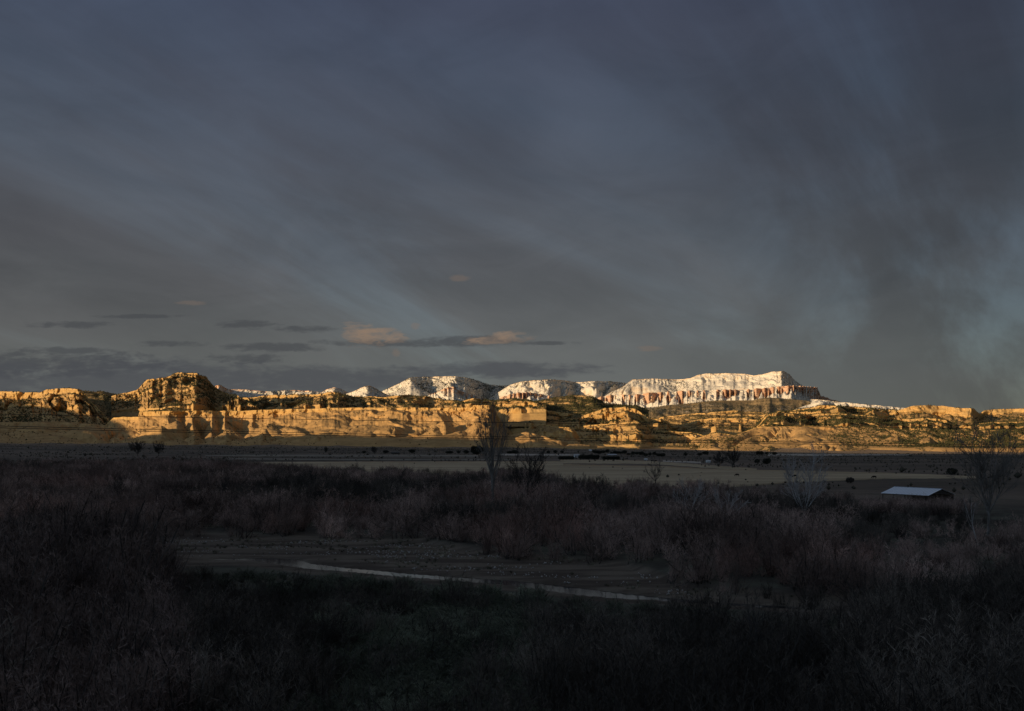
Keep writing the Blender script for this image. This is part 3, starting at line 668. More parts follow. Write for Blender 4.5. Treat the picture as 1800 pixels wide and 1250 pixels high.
# ------------------------------------------------------------------ western ridge behind the viewer: it shades the valley floor
def west_ridge():
    hp = [(-9000, 620), (-5000, 600), (-4345, 552), (-3800, 508), (-3420, 440), (-3349, 421), (-3122, 408), (-2632, 462), (-2318, 468), (-2118, 474), (-1946, 494), (-1317, 476), (-1044, 503), (0, 490), (3000, 470), (9000, 420)]
    t = np.arange(-9000, 9001, 30.0); s0 = -1800.0
    t6 = math.tan(math.radians(6.0))
    st = lin([(-4345, 1039), (-3349, 983), (-3122, 1100), (-2632, 1689), (-2318, 1832), (-2118, 1994), (-1946, 2201), (-1317, 2019), (-1044, 2347)], t)
    ht = lin(hp, t) - 700 * t6 + (st + 1800) * (TANE - t6) + 5 * fbm(t / 140, t * 0, 4, 301)
    prof = [(-2600, 0.55), (-1400, 0.8), (-500, 0.97), (-60, 1.0), (0, 0.985), (60, 0.86), (160, 0.74), (260, 0.70), (420, 0.45), (700, 0.25), (1100, 0.1), (1500, 0.02), (1700, -0.05)]
    rows = []
    for ds, f in prof:
        n = fbm(t / 260, t * 0 + ds / 300.0, 4, 305)
        s = s0 + ds + (60 * n if abs(ds) > 30 else 0)
        z = ht * f + (0 if abs(ds) < 80 else 14 * n)
        rows.append(np.stack([s * SDX + t * SDY, s * SDY - t * SDX, z], -1))
    V = np.stack(rows, 0)
    nr, nc = V.shape[:2]
    tag(grid_object('western_ridge', V, M_ROCK, {'hard': np.full((nr, nc), 0.3), 'veg': np.full((nr, nc), 0.5)}), kind='structure')
west_ridge()

# ------------------------------------------------------------------ ground
NEAR_EDGE = [(330, 986), (400, 984), (440, 986), (470, 990), (500, 995), (540, 1000), (600, 1005), (700, 1014), (800, 1022), (900, 1031), (960, 1040), (1020, 1048), (1080, 1053), (1140, 1056), (1250, 1064), (1500, 1078), (1900, 1090)]
FAR_EDGE = [(330, 984.5), (400, 982), (440, 981.5), (470, 982), (500, 982.5), (520, 983), (545, 990), (600, 997), (700, 1007), (800, 1014), (900, 1021), (960, 1027), (1020, 1034), (1080, 1041), (1140, 1048), (1250, 1058), (1500, 1073), (1900, 1086)]
ZW = -0.95
BANK = [(-300, 955), (0, 950), (75, 946), (270, 945), (450, 951), (600, 950), (740, 955), (830, 974), (900, 984), (1000, 992), (1100, 1000), (1200, 1034), (1300, 1050), (1500, 1062), (1800, 1076), (2200, 1080)]

def ground_z(x, y):
    x = np.asarray(x, float); y = np.asarray(y, float)
    yy = np.maximum(y, 1.0)
    px = 900 + x / yy * F
    plain_t = lin([(-1500, 18), (0, 15), (500, 11), (900, 8), (1200, 2), (1500, -6), (1800, -7), (3500, -8)], px)
    f = sst(y, 350, 2700)
    z = plain_t * f
    z = z + 2.2 * sst(y, 260, 600) * sst(px, 520, 300)                      # low terrace on the left
    z = z + 0.35 * fbm(x / 22, y / 22, 3, 401) * sst(y, 45, 60) + 0.12 * fbm(x / 3.1, y / 3.1, 2, 405) * (y < 400)
    z = z + (2.0 * fbm(x / 160, y / 160, 3, 409)) * sst(y, 700, 1800)
    z = z + 10.0 * np.clip(fbm(x / 130, y / 90, 3, 413), 0, 1) * sst(y, 2150, 2600) * sst(px, 1150, 900)   # badland mounds below the cliff
    z = z + 13.0 * sst(y, 2340, 2720) * sst(px, 1290, 1420)                  # sand apron below the right-hand hills
    # river bed
    pyz = HZ + (H - ZW) * F / yy
    bank = lin(BANK, px)
    ne = lin(NEAR_EDGE, px); fe = lin(FAR_EDGE, px)
    inbed = sst(pyz, bank - 6, bank + 3) * sst(pyz, ne + 26, ne + 8) * sst(px, 120, 330)
    zb = -0.72 + 0.10 * fbm(x / 6, y / 2.5, 3, 417)
    z = z * (1 - inbed) + zb * inbed
    wat = sst(pyz, fe - 1.6, fe + 0.8) * sst(pyz, ne + 1.6, ne - 0.8) * sst(px, 340, 400)
    z = z * (1 - wat) + (ZW - 0.3) * wat
    # hillside under the viewer
    r = np.hypot(x, y)
    hill = 15.3 - 15.3 * np.clip((y - 4) / 32.0, 0, 1) + 1.0 * fbm(x / 15, y / 15, 3, 421) * sst(r, 3, 12) * sst(y, 60, 30)
    k = sst(y, 48, 32)
    z = z * (1 - k) + hill * k
    z = z + 110 * sst(-y, 150, 2500)
    return z

def ground_mat():
    m, g, b = material('valley_ground')
    p = g.pos(); x, y, z = g.sep(p)
    big = g.noise(g.mapv(p, (0.35, 1.6, 1)), 0.006, 5, 0.6)
    mid = g.noise(p, 0.09, 5, 0.6)
    fine = g.noise(p, 1.4, 4, 0.6)
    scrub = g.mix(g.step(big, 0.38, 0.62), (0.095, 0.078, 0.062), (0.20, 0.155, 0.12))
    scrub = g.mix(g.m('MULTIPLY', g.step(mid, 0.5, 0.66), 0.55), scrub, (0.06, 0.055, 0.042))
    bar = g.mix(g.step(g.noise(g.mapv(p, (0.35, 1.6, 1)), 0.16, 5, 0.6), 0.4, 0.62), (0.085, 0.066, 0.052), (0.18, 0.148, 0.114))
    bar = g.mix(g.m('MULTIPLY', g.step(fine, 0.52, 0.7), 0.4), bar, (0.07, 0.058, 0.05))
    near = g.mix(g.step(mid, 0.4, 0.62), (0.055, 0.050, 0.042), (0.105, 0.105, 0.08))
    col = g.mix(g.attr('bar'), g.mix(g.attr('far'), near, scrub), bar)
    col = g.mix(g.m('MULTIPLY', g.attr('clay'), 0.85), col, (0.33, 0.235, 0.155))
    f = g.m('ADD', 0.7, g.m('MULTIPLY', fine, 0.6))
    col = g.mix(1.0, col, g.comb(f, f, f), 'MULTIPLY')
    g.put(b.inputs['Base Color'], col)
    bump(g, b, fine, 0.7, 0.25)
    return m

def build_ground():
    r = np.concatenate([np.geomspace(2, 40, 18)[:-1], np.geomspace(40, 420, 330)[:-1], np.geomspace(420, 4000, 130)[:-1], np.geomspace(4000, 90000, 26)])
    a = np.radians(np.concatenate([np.arange(-36, 36, 0.13), np.arange(36, 324, 3.6)]))[None]
    R = r[:, None]
    x = R * np.sin(a); y = R * np.cos(a)
    z = ground_z(x, y)
    yy = np.maximum(y, 1.0); px = 900 + x / yy * F; pyz = HZ + (H - ZW) * F / yy
    bar = sst(pyz, lin(BANK, px) - 8, lin(BANK, px)) * sst(pyz, lin(NEAR_EDGE, px) + 24, lin(NEAR_EDGE, px) + 8) * sst(px, 200, 330) * (y > 20)
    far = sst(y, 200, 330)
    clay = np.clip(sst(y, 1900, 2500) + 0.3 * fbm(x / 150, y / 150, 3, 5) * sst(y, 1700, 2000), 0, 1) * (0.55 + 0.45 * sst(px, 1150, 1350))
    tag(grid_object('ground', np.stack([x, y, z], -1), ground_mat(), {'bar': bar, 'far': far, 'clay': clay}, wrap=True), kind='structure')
build_ground()

def on_ground(px, py):
    """point of the ground seen at a photo position"""
    px = np.asarray(px, float); py = np.asarray(py, float)
    y = np.full(np.broadcast(px, py).shape, 200.0)
    for _ in range(60):
        z = ground_z((px - 900) / F * y, y)
        yn = (H - z) * F / np.maximum(py - HZ, 1.5)
        y = 0.5 * y + 0.5 * np.clip(yn, 20, 6000)
    x = (px - 900) / F * y
    return np.stack([x, y, ground_z(x, y)], -1)

def field(px0, px1, top, bot, mat, n=60, rows=7, lift=0.25):
    P = np.linspace(px0, px1, n)
    T = lin(top, P) + 0.25 * fbm(P / 12, P * 0, 3, 7); B = lin(bot, P) + 0.5 * fbm(P / 10, P * 0, 3, 9)
    k = np.linspace(0, 1, rows)[:, None]
    V = on_ground(np.broadcast_to(P, (rows, n)), T * (1 - k) + B * k)
    V[..., 2] += lift
    V2 = V.copy(); V2[..., 2] -= 0.8
    V = np.concatenate([V2[:1], V, V2[-1:]], 0)
    return tag(grid_object('field', V, mat), kind='structure')

def field_mat(name, ca, cb):
    m, g, b = material(name)
    p = g.pos()
    n = g.noise(g.mapv(p, (0.25, 1.5, 1)), 0.03, 5, 0.6); fine = g.noise(p, 0.5, 4, 0.6)
    col = g.mix(g.step(n, 0.36, 0.64), ca, cb)
    f = g.m('ADD', 0.75, g.m('MULTIPLY', fine, 0.5))
    g.put(b.inputs['Base Color'], g.mix(1.0, col, g.comb(f, f, f), 'MULTIPLY'))
    return m
M_HAY = field_mat('dry_pasture', (0.36, 0.275, 0.175), (0.52, 0.41, 0.27))
M_HAY2 = field_mat('dull_pasture', (0.20, 0.175, 0.14), (0.30, 0.26, 0.205))
M_PALE = field_mat('pale_soil', (0.40, 0.34, 0.28), (0.52, 0.45, 0.38))
field(985, 1330, [(985, 808.5), (1090, 809), (1150, 811), (1330, 824)], [(985, 815), (1090, 815.5), (1150, 816), (1330, 828)], M_HAY)
field(990, 1720, [(990, 816.5), (1180, 820), (1240, 824), (1400, 828), (1560, 831.5), (1720, 838)], [(990, 858), (1240, 860), (1400, 848), (1480, 845), (1560, 842), (1720, 841)], M_HAY, n=140, rows=12)
field(360, 840, [(360, 800.8), (430, 799.4), (600, 799.5), (840, 800)], [(360, 801.2), (430, 802.6), (600, 803), (840, 803)], M_HAY2)
field(400, 900, [(400, 806), (600, 807), (900, 807.5)], [(400, 808), (600, 809), (900, 809)], M_HAY2)
field(425, 990, [(425, 813.2), (470, 812.6), (560, 811.8), (700, 811.5), (990, 811)], [(425, 813.6), (480, 817), (540, 826), (700, 840), (990, 840)], M_HAY, n=120, rows=10)
field(880, 1020, [(880, 798), (1020, 798.5)], [(880, 800.5), (1020, 801)], M_PALE)
field(1350, 1600, [(1350, 797.5), (1600, 798.5)], [(1350, 801), (1420, 801.5), (1600, 800)], M_PALE)
field(1165, 1232, [(1165, 809.5), (1232, 812)], [(1165, 812), (1232, 814)], M_PALE)

def build_water():
    P = np.concatenate([np.linspace(345, 1200, 300), np.linspace(1205, 1700, 40)])
    d0 = (H - ZW) * F / (lin(NEAR_EDGE, P) + 0.3 * fbm(P / 6, P * 0, 3, 77) - HZ)
    d1 = (H - ZW) * F / (lin(FAR_EDGE, P) + 0.3 * fbm(P / 6, P * 0 + 3, 3, 78) - HZ)
    k = np.linspace(0, 1, 5)[:, None]
    Y = d0 * (1 - k) + d1 * k
    V = np.stack([(P - 900) / F * Y, Y, np.full_like(Y, ZW)], -1)
    m, g, b = material('river_water')
    g.put(b.inputs['Base Color'], (0.03, 0.032, 0.035)); b.inputs['Roughness'].default_value = 0.05; b.inputs['Specular IOR Level'].default_value = 0.5
    b.inputs['IOR'].default_value = 1.33
    bump(g, b, g.noise(g.mapv(g.pos(), (1, 2.5, 1)), 2.0, 3), 0.06, 0.05)
    tag(grid_object('river', V, m), kind='structure')
build_water()

# ------------------------------------------------------------------ brush prototypes (thin tapering twigs)
PROTO = {}
def twig_mesh(name, seed, h, stems, spread, seg=5, tw=5, sub=3, wid=0.03, up=0.55, tl=(0.35, 0.75), curve=0.25, stemw=2.6):
    r = np.random.default_rng(seed); tri = []; mi = []
    def norm(v): return v / (np.linalg.norm(v) + 1e-9)
    def strip(p, q, w0, w1):
        d = norm(q - p); sd = norm(np.cross(d, r.normal(size=3)))
        tri.append((p - sd * w0, p + sd * w0, q + sd * w1)); tri.append((p - sd * w0, q + sd * w1, q - sd * w1)); mi.extend((1, 1))
    def blade(p, d, L, w):
        sd = norm(np.cross(d, r.normal(size=3)))
        tri.append((p - sd * w, p + sd * w, p + d * L)); mi.append(0)
    for i in range(stems):
        a = r.uniform(0, 6.283); k = abs(r.normal(0, 1)) * spread
        d = norm(np.array([math.cos(a) * k, math.sin(a) * k, 1.0]))
        L = h * r.uniform(0.6, 1.0) / max(d[2], 0.55)
        p = np.array([r.normal(0, 0.12) * h * spread * 2, r.normal(0, 0.12) * h * spread * 2, -0.15])
        w = wid * r.uniform(0.8, 1.8) * stemw
        for j in range(seg):
            d = norm(d + r.normal(0, curve * 0.5, 3) + np.array([0, 0, 0.10]))
            q = p + d * L / seg
            w1 = w * 0.72
            strip(p, q, w, w1)
            if j > 0:
                for t in range(tw):
                    b = p + (q - p) * r.uniform()
                    e = norm(d * up + norm(r.normal(size=3)) * 0.75 + np.array([0, 0, 0.25]))
                    TL = h * r.uniform(*tl) * (1 - 0.12 * j) * 0.42
                    blade(b, e, TL, wid * 0.55)
                    for u in range(sub):
                        c = b + e * TL * r.uniform(0.25, 0.9)
                        f = norm(e * 0.8 + norm(r.normal(size=3)) * 0.7 + np.array([0, 0, 0.15]))
                        blade(c, f, TL * r.uniform(0.35, 0.7), wid * 0.42)
            p, w = q, w1
    T = np.array(tri)
    return T.reshape(-1, 3), np.arange(len(tri) * 3).reshape(-1, 3), np.array(mi, np.int32)

def proto_set(key, mat, specs, stem=None):
    c = bpy.data.collections.new(key)
    for i, sp in enumerate(specs):
        V, Q, mi = twig_mesh(key, **sp)
        o = poly_object(key, V, Q, mat, link=False)
        o.data.materials.append(stem or M_STEM); o.data.polygons.foreach_set('material_index', mi)
        c.objects.link(o)
    PROTO[key] = c

def brush_mat(name, c, c2, var=0.35):
    m, g, b = material(name)
    oi = g.new('ShaderNodeObjectInfo'); r = oi.outputs['Random']
    n = g.noise(g.pos(), 0.06, 3)
    col = g.mix(g.step(g.m('ADD', g.m('MULTIPLY', r, 0.6), g.m('MULTIPLY', n, 0.4)), 0.25, 0.75), c, c2)
    f = g.m('ADD', 1 - var, g.m('MULTIPLY', g.noise(g.pos(), 0.9, 3), 2 * var))
    f = g.m('MULTIPLY', f, g.m('ADD', 0.40, g.m('MULTIPLY', g.m('FRACT', g.m('MULTIPLY', r, 17.3)), 1.2)))
    f = g.m('MULTIPLY', f, g.m('ADD', 0.62, g.m('MULTIPLY', g.step(g.noise(g.pos(), 0.045, 3), 0.38, 0.62), 0.72)))
    g.put(b.inputs['Base Color'], g.mix(1.0, col, g.comb(f, f, f), 'MULTIPLY'))
    return m
M_STEM = plain('brush_stem', (0.055, 0.048, 0.042), var=0.4, inst=0.4)
M_TAM = brush_mat('tamarisk_twigs', (0.26, 0.18, 0.148), (0.40, 0.285, 0.235))
M_WIL = brush_mat('willow_twigs', (0.085, 0.07, 0.057), (0.15, 0.124, 0.10))
M_RED = brush_mat('reddish_twigs', (0.30, 0.18, 0.142), (0.39, 0.265, 0.215))
M_SAGE = brush_mat('sage_twigs', (0.12, 0.13, 0.088), (0.19, 0.20, 0.14))
M_GRS = brush_mat('dry_grass', (0.16, 0.145, 0.10), (0.26, 0.23, 0.165))
proto_set('tamarisk', M_TAM, [dict(seed=100 + k, h=1.0, stems=13, spread=0.62, wid=0.0060, seg=5, tw=7, sub=5, curve=0.34) for k in range(7)])
M_NTAM = brush_mat('near_tamarisk_twigs', (0.13, 0.095, 0.08), (0.22, 0.16, 0.135))
proto_set('near_tamarisk', M_NTAM, [dict(seed=200 + k, h=1.0, stems=12, spread=0.6, wid=0.0060, seg=5, tw=7, sub=5, curve=0.36, stemw=3.4) for k in range(6)])
proto_set('red_brush', M_RED, [dict(seed=140 + k, h=1.0, stems=13, spread=0.55, wid=0.0058, seg=5, tw=7, sub=5, curve=0.32) for k in range(4)])
proto_set('willow', M_WIL, [dict(seed=120 + k, h=1.0, stems=16, spread=0.36, wid=0.0056, seg=6, tw=5, sub=3, up=0.8, curve=0.26) for k in range(7)])
proto_set('sage', M_SAGE, [dict(seed=160 + k, h=1.0, stems=26, spread=0.9, wid=0.013, seg=4, tw=8, sub=4, tl=(0.4, 0.8)) for k in range(4)])
proto_set('grass_tuft', M_GRS, [dict(seed=180 + k, h=1.0, stems=60, spread=0.55, wid=0.006, seg=2, tw=2, sub=0) for k in range(3)], M_GRS)

def scatter(name, label, cat, key, pts, hts, seed, wide=(0.85, 1.25)):
    """one object whose points each carry one shrub"""
    n = len(pts); r = np.random.default_rng(seed)
    me = bpy.data.meshes.new(name); me.vertices.add(n); me.vertices.foreach_set('co', np.ascontiguousarray(pts, np.float32).ravel())
    w = hts * r.uniform(wide[0], wide[1], n)
    def at(nm, typ, field_, data):
        a = me.attributes.new(nm, typ, 'POINT'); a.data.foreach_set(field_, np.ascontiguousarray(data).ravel())
    at('scl', 'FLOAT_VECTOR', 'vector', np.stack([w, w, hts], -1).astype(np.float32))
    at('rot', 'FLOAT_VECTOR', 'vector', np.stack([r.normal(0, 0.06, n), r.normal(0, 0.06, n), r.uniform(0, 6.28, n)], -1).astype(np.float32))
    at('pick', 'INT', 'value', r.integers(0, len(PROTO[key].objects), n).astype(np.int32))
    o = bpy.data.objects.new(name, me); COL.objects.link(o)
    ng = bpy.data.node_groups.new(name, 'GeometryNodeTree')
    ng.interface.new_socket('Geometry', in_out='INPUT', socket_type='NodeSocketGeometry')
    ng.interface.new_socket('Geometry', in_out='OUTPUT', socket_type='NodeSocketGeometry')
    gi = ng.nodes.new('NodeGroupInput'); go = ng.nodes.new('NodeGroupOutput')
    ip = ng.nodes.new('GeometryNodeInstanceOnPoints'); ci = ng.nodes.new('GeometryNodeCollectionInfo')
    ci.inputs[0].default_value = PROTO[key]; ci.inputs[1].default_value = True; ci.inputs[2].default_value = True
    def named(nm, typ):
        nd = ng.nodes.new('GeometryNodeInputNamedAttribute'); nd.data_type = typ; nd.inputs[0].default_value = nm
        return nd.outputs[0]
    L = ng.links
    L.new(gi.outputs[0], ip.inputs['Points']); L.new(ci.outputs[0], ip.inputs['Instance'])
    ip.inputs['Pick Instance'].default_value = True
    L.new(named('pick', 'INT'), ip.inputs['Instance Index'])
    L.new(named('rot', 'FLOAT_VECTOR'), ip.inputs['Rotation']); L.new(named('scl', 'FLOAT_VECTOR'), ip.inputs['Scale'])
    L.new(ip.outputs[0], go.inputs[0])
    md = o.modifiers.new('shrubs', 'NODES'); md.node_group = ng
    return tag(o, label, cat, kind='stuff')

def rand_field(n, d0, d1, px0, px1, seed):
    r = np.random.default_rng(seed)
    d = np.sqrt(r.uniform(d0 * d0, d1 * d1, n)); px = r.uniform(px0, px1, n)
    x = (px - 900) / F * d
    return px, d, np.stack([x, d, ground_z(x, d)], -1), r

# far bank thicket: limited by its traced top line and its front edge
TOP = [(-200, 800), (0, 799), (75, 799), (250, 798), (330, 801), (400, 805), (500, 813), (600, 820), (700, 823), (800, 826), (850, 822), (960, 826), (1000, 832), (1060, 838), (1120, 841), (1200, 845), (1300, 848), (1400, 853),
       (1480, 862), (1550, 876), (1650, 884), (1720, 894), (1800, 896), (2100, 900)]
px, d, p, r = rand_field(42000, 95, 620, -140, 1940, 500)
h = r.uniform(3.0, 7.0, len(px)) * (1 + 0.55 * fbm(p[:, 0] / 15, p[:, 1] / 15, 2, 55))
h = h * np.interp(px, [1450, 1560, 1800], [1, 0.62, 0.6])
basepy = HZ + (H - p[:, 2]) * F / d
toppy = HZ + (H - p[:, 2] - h) * F / d
ok = (basepy < lin(BANK, px) - 2 + 6 * fbm(px / 30, px * 0, 3, 3)) & (toppy > lin(TOP, px) - 2 + 7 * fbm(px / 26, px * 0, 3, 4) * (px > 380) + 4 * r.normal(0, 0.6, len(px)))
sh = (px > 1525) & (px < 1690) & (d > 205) & (d < 256)
h = np.where(sh, np.minimum(h * 1.3, H - p[:, 2] - (r.uniform(872, 884, len(px)) - HZ) * d / F), h); toppy = HZ + (H - p[:, 2] - h) * F / d
ok &= ~((px > 1535) & (px < 1672) & (toppy < 871)) & (h > 0.8)
ok &= r.uniform(0, 1, len(px)) < np.interp(d, [100, 200, 400, 600], [0.62, 0.55, 0.42, 0.4]) * np.where(fbm(p[:, 0] / 11, p[:, 1] / 14, 3, 58) > 0.25, 0.15, 1.0)
ok &= ~((px > 1500) & (fbm(p[:, 0] / 14, p[:, 1] / 14, 3, 91) > 0.28))
kind = fbm(p[:, 0] / 40, p[:, 1] / 40, 3, 66)
red = ok & (kind > 0.30); tam = ok & (kind <= 0.30) & (kind > -0.18); wil = ok & (kind <= -0.18)
scatter('riverside_thicket', 'dense leafless brown thicket along the far river bank', 'thicket', 'tamarisk', p[tam], h[tam], 1, (0.75, 1.1))
scatter('reddish_thicket', 'reddish leafless patches within the far bank thicket', 'thicket', 'red_brush', p[red], h[red], 2, (0.75, 1.1))
scatter('grey_thicket', 'grey leafless patches within the far bank thicket', 'thicket', 'willow', p[wil], h[wil], 3, (0.85, 1.2))
px, d, p, r = rand_field(260, 222, 254, 1515, 1700, 505)
h = np.clip(H - p[:, 2] - (r.uniform(869, 884, len(px)) - HZ) * d / F, 0.8, 4)
scatter('shed_brush', 'low brown brush hiding the foot of the metal roofed shed', 'brush', 'tamarisk', p, h, 8, (0.9, 1.4))
# near bank brush
NTOP = [(-200, 905), (0, 895), (90, 878), (150, 872), (200, 885), (250, 905), (285, 955), (320, 988), (400, 990), (440, 998), (520, 1006), (560, 1012), (640, 1012), (760, 1018), (900, 1026), (1000, 1040), (1080, 1052), (1140, 1050), (1200, 1020),
        (1300, 1012), (1400, 1015), (1500, 1000), (1600, 990), (1700, 965), (1800, 950), (2100, 950)]
px, d, p, r = rand_field(15000, 34, 168, -160, 1960, 510)
h = r.uniform(1.6, 5.0, len(px)) * (1 + 0.3 * fbm(p[:, 0] / 9, p[:, 1] / 9, 2, 57))
h = h * np.interp(px, [0, 120, 300, 1100, 1200, 1500, 1700], [1.35, 1.35, 1.0, 1.0, 1.2, 1.2, 1.4]) * np.where((px < 290) & (d > 95), 1.75, 1.0)
basepy = HZ + (H - p[:, 2]) * F / d; toppy = HZ + (H - p[:, 2] - h) * F / d
near = basepy > np.where(px < 300, 938, np.where(px > 1160, lin(NEAR_EDGE, px) - 25, lin(NEAR_EDGE, px) + 9))
lim = lin(NTOP, px) + 8 * fbm(px / 22, px * 0, 3, 5) - (r.uniform(0, 1, len(px)) < 0.06) * r.uniform(5, 30, len(px))
ok = near & (toppy > lim)
open_sage = (sst(px, 560, 640) * sst(px, 980, 900) * sst(basepy, 1080, 1120) > 0.3)
open_gr = (sst(px, 1150, 1220) * sst(px, 1560, 1480) * sst(basepy, 1060, 1080) * sst(basepy, 1150, 1120) > 0.3) | ((px > 380) & (px < 640) & (basepy < 1062))
dens = np.where(open_sage, 0.10, np.where(open_gr, 0.08, 0.46))
dens = dens * np.where(fbm(p[:, 0] / 8, p[:, 1] / 8, 3, 77) > 0.22, 0.25, 1.0)
ok &= r.uniform(0, 1, len(px)) < dens
kind = fbm(p[:, 0] / 20, p[:, 1] / 20, 3, 67)
tl = ok & (px < 330) & (kind > -0.25)
scatter('tamarisk_brush', 'pale reddish leafless brush on the left of the near bank', 'brush', 'near_tamarisk', p[tl], h[tl], 4, (0.7, 1.1))
wl = ok & ~tl
scatter('willow_brush', 'upright grey willow brush between the stream and the viewer', 'brush', 'willow', p[wl], h[wl], 5, (0.9, 1.4))
# sage and grass
px, d, p, r = rand_field(6200, 30, 118, -120, 1920, 520)
h = r.uniform(0.5, 1.25, len(px))
basepy = HZ + (H - p[:, 2]) * F / d
sg = (basepy > lin(NEAR_EDGE, px) + 14) & (r.uniform(0, 1, len(px)) < np.where((px > 560) & (px < 980) & (basepy > 1075), 0.9, 0.3))
scatter('sagebrush', 'grey green sagebrush mounds at the bottom of the view', 'sagebrush', 'sage', p[sg], h[sg] * np.where((px[sg] > 560) & (px[sg] < 980), 1.35, 1.0), 6, (1.0, 1.7))
px, d, p, r = rand_field(14000, 32, 230, -120, 1920, 530)
basepy = HZ + (H - p[:, 2]) * F / d
dry = (basepy < lin(FAR_EDGE, px) - 8) & (basepy > lin(BANK, px) - 10) & (fbm(p[:, 0] / 7, p[:, 1] / 5, 3, 88) > 0.05)
dry |= (basepy > lin(NEAR_EDGE, px) + 12) & (fbm(p[:, 0] / 9, p[:, 1] / 7, 3, 89) > 0.1)
scatter('dry_grass', 'dry grass tufts along the sandy river bars', 'grass', 'grass_tuft', p[dry], r.uniform(0.2, 0.5, dry.sum()), 7, (0.9, 1.6))
# low scrub on the valley floor
px, d, p, r = rand_field(26000, 330, 2600, -140, 1940, 540)
k = (fbm(p[:, 0] / 60, p[:, 1] / 60, 3, 92) > -0.05)
basepy = HZ + (H - p[:, 2]) * F / d
infield = ((px > 985) & (px < 1720) & (basepy > lin([(985, 808), (1180, 812), (1240, 824), (1400, 827), (1560, 831), (1720, 838)], px)) & (basepy < lin([(985, 858), (1400, 846), (1720, 841)], px))) | ((px > 430) & (px < 990) & (basepy > 810.5) & (basepy < 840))
k &= ~infield | (r.uniform(0, 1, len(px)) < 0.07)
sz = r.uniform(0.6, 1.7, len(px)) * np.where(r.uniform(0, 1, len(px)) < 0.03, 2.2, 1.0)
M_SCR = plain('scrub_foliage', (0.07, 0.062, 0.045), var=0.4, scale=0.05)
tag(joined_trees('valley_scrub', np.concatenate([p[k], sz[k][:, None]], 1), M_SCR, False, 9), 'low dark scrub dotted over the valley floor', 'scrub', kind='stuff')

# ------------------------------------------------------------------ bare trees
def bark(name, c, c2):
    m, g, b = material(name)
    p = g.pos(); n = g.noise(g.mapv(p, (1, 1, 0.35)), 2.2, 5, 0.65)
    g.put(b.inputs['Base Color'], g.mix(g.step(n, 0.35, 0.65), c, c2)); bump(g, b, n, 0.6, 0.05)
    return m
M_BARK = bark('grey_bark', (0.13, 0.115, 0.10), (0.26, 0.235, 0.21))
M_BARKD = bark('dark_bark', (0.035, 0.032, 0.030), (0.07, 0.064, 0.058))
M_BARKP = bark('pale_bark', (0.34, 0.32, 0.30), (0.60, 0.58, 0.55))
M_TWG = plain('grey_twig', (0.17, 0.15, 0.13), var=0.3)
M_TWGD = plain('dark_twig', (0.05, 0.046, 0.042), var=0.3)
M_TWGP = plain('pale_twig', (0.40, 0.36, 0.33), var=0.3)

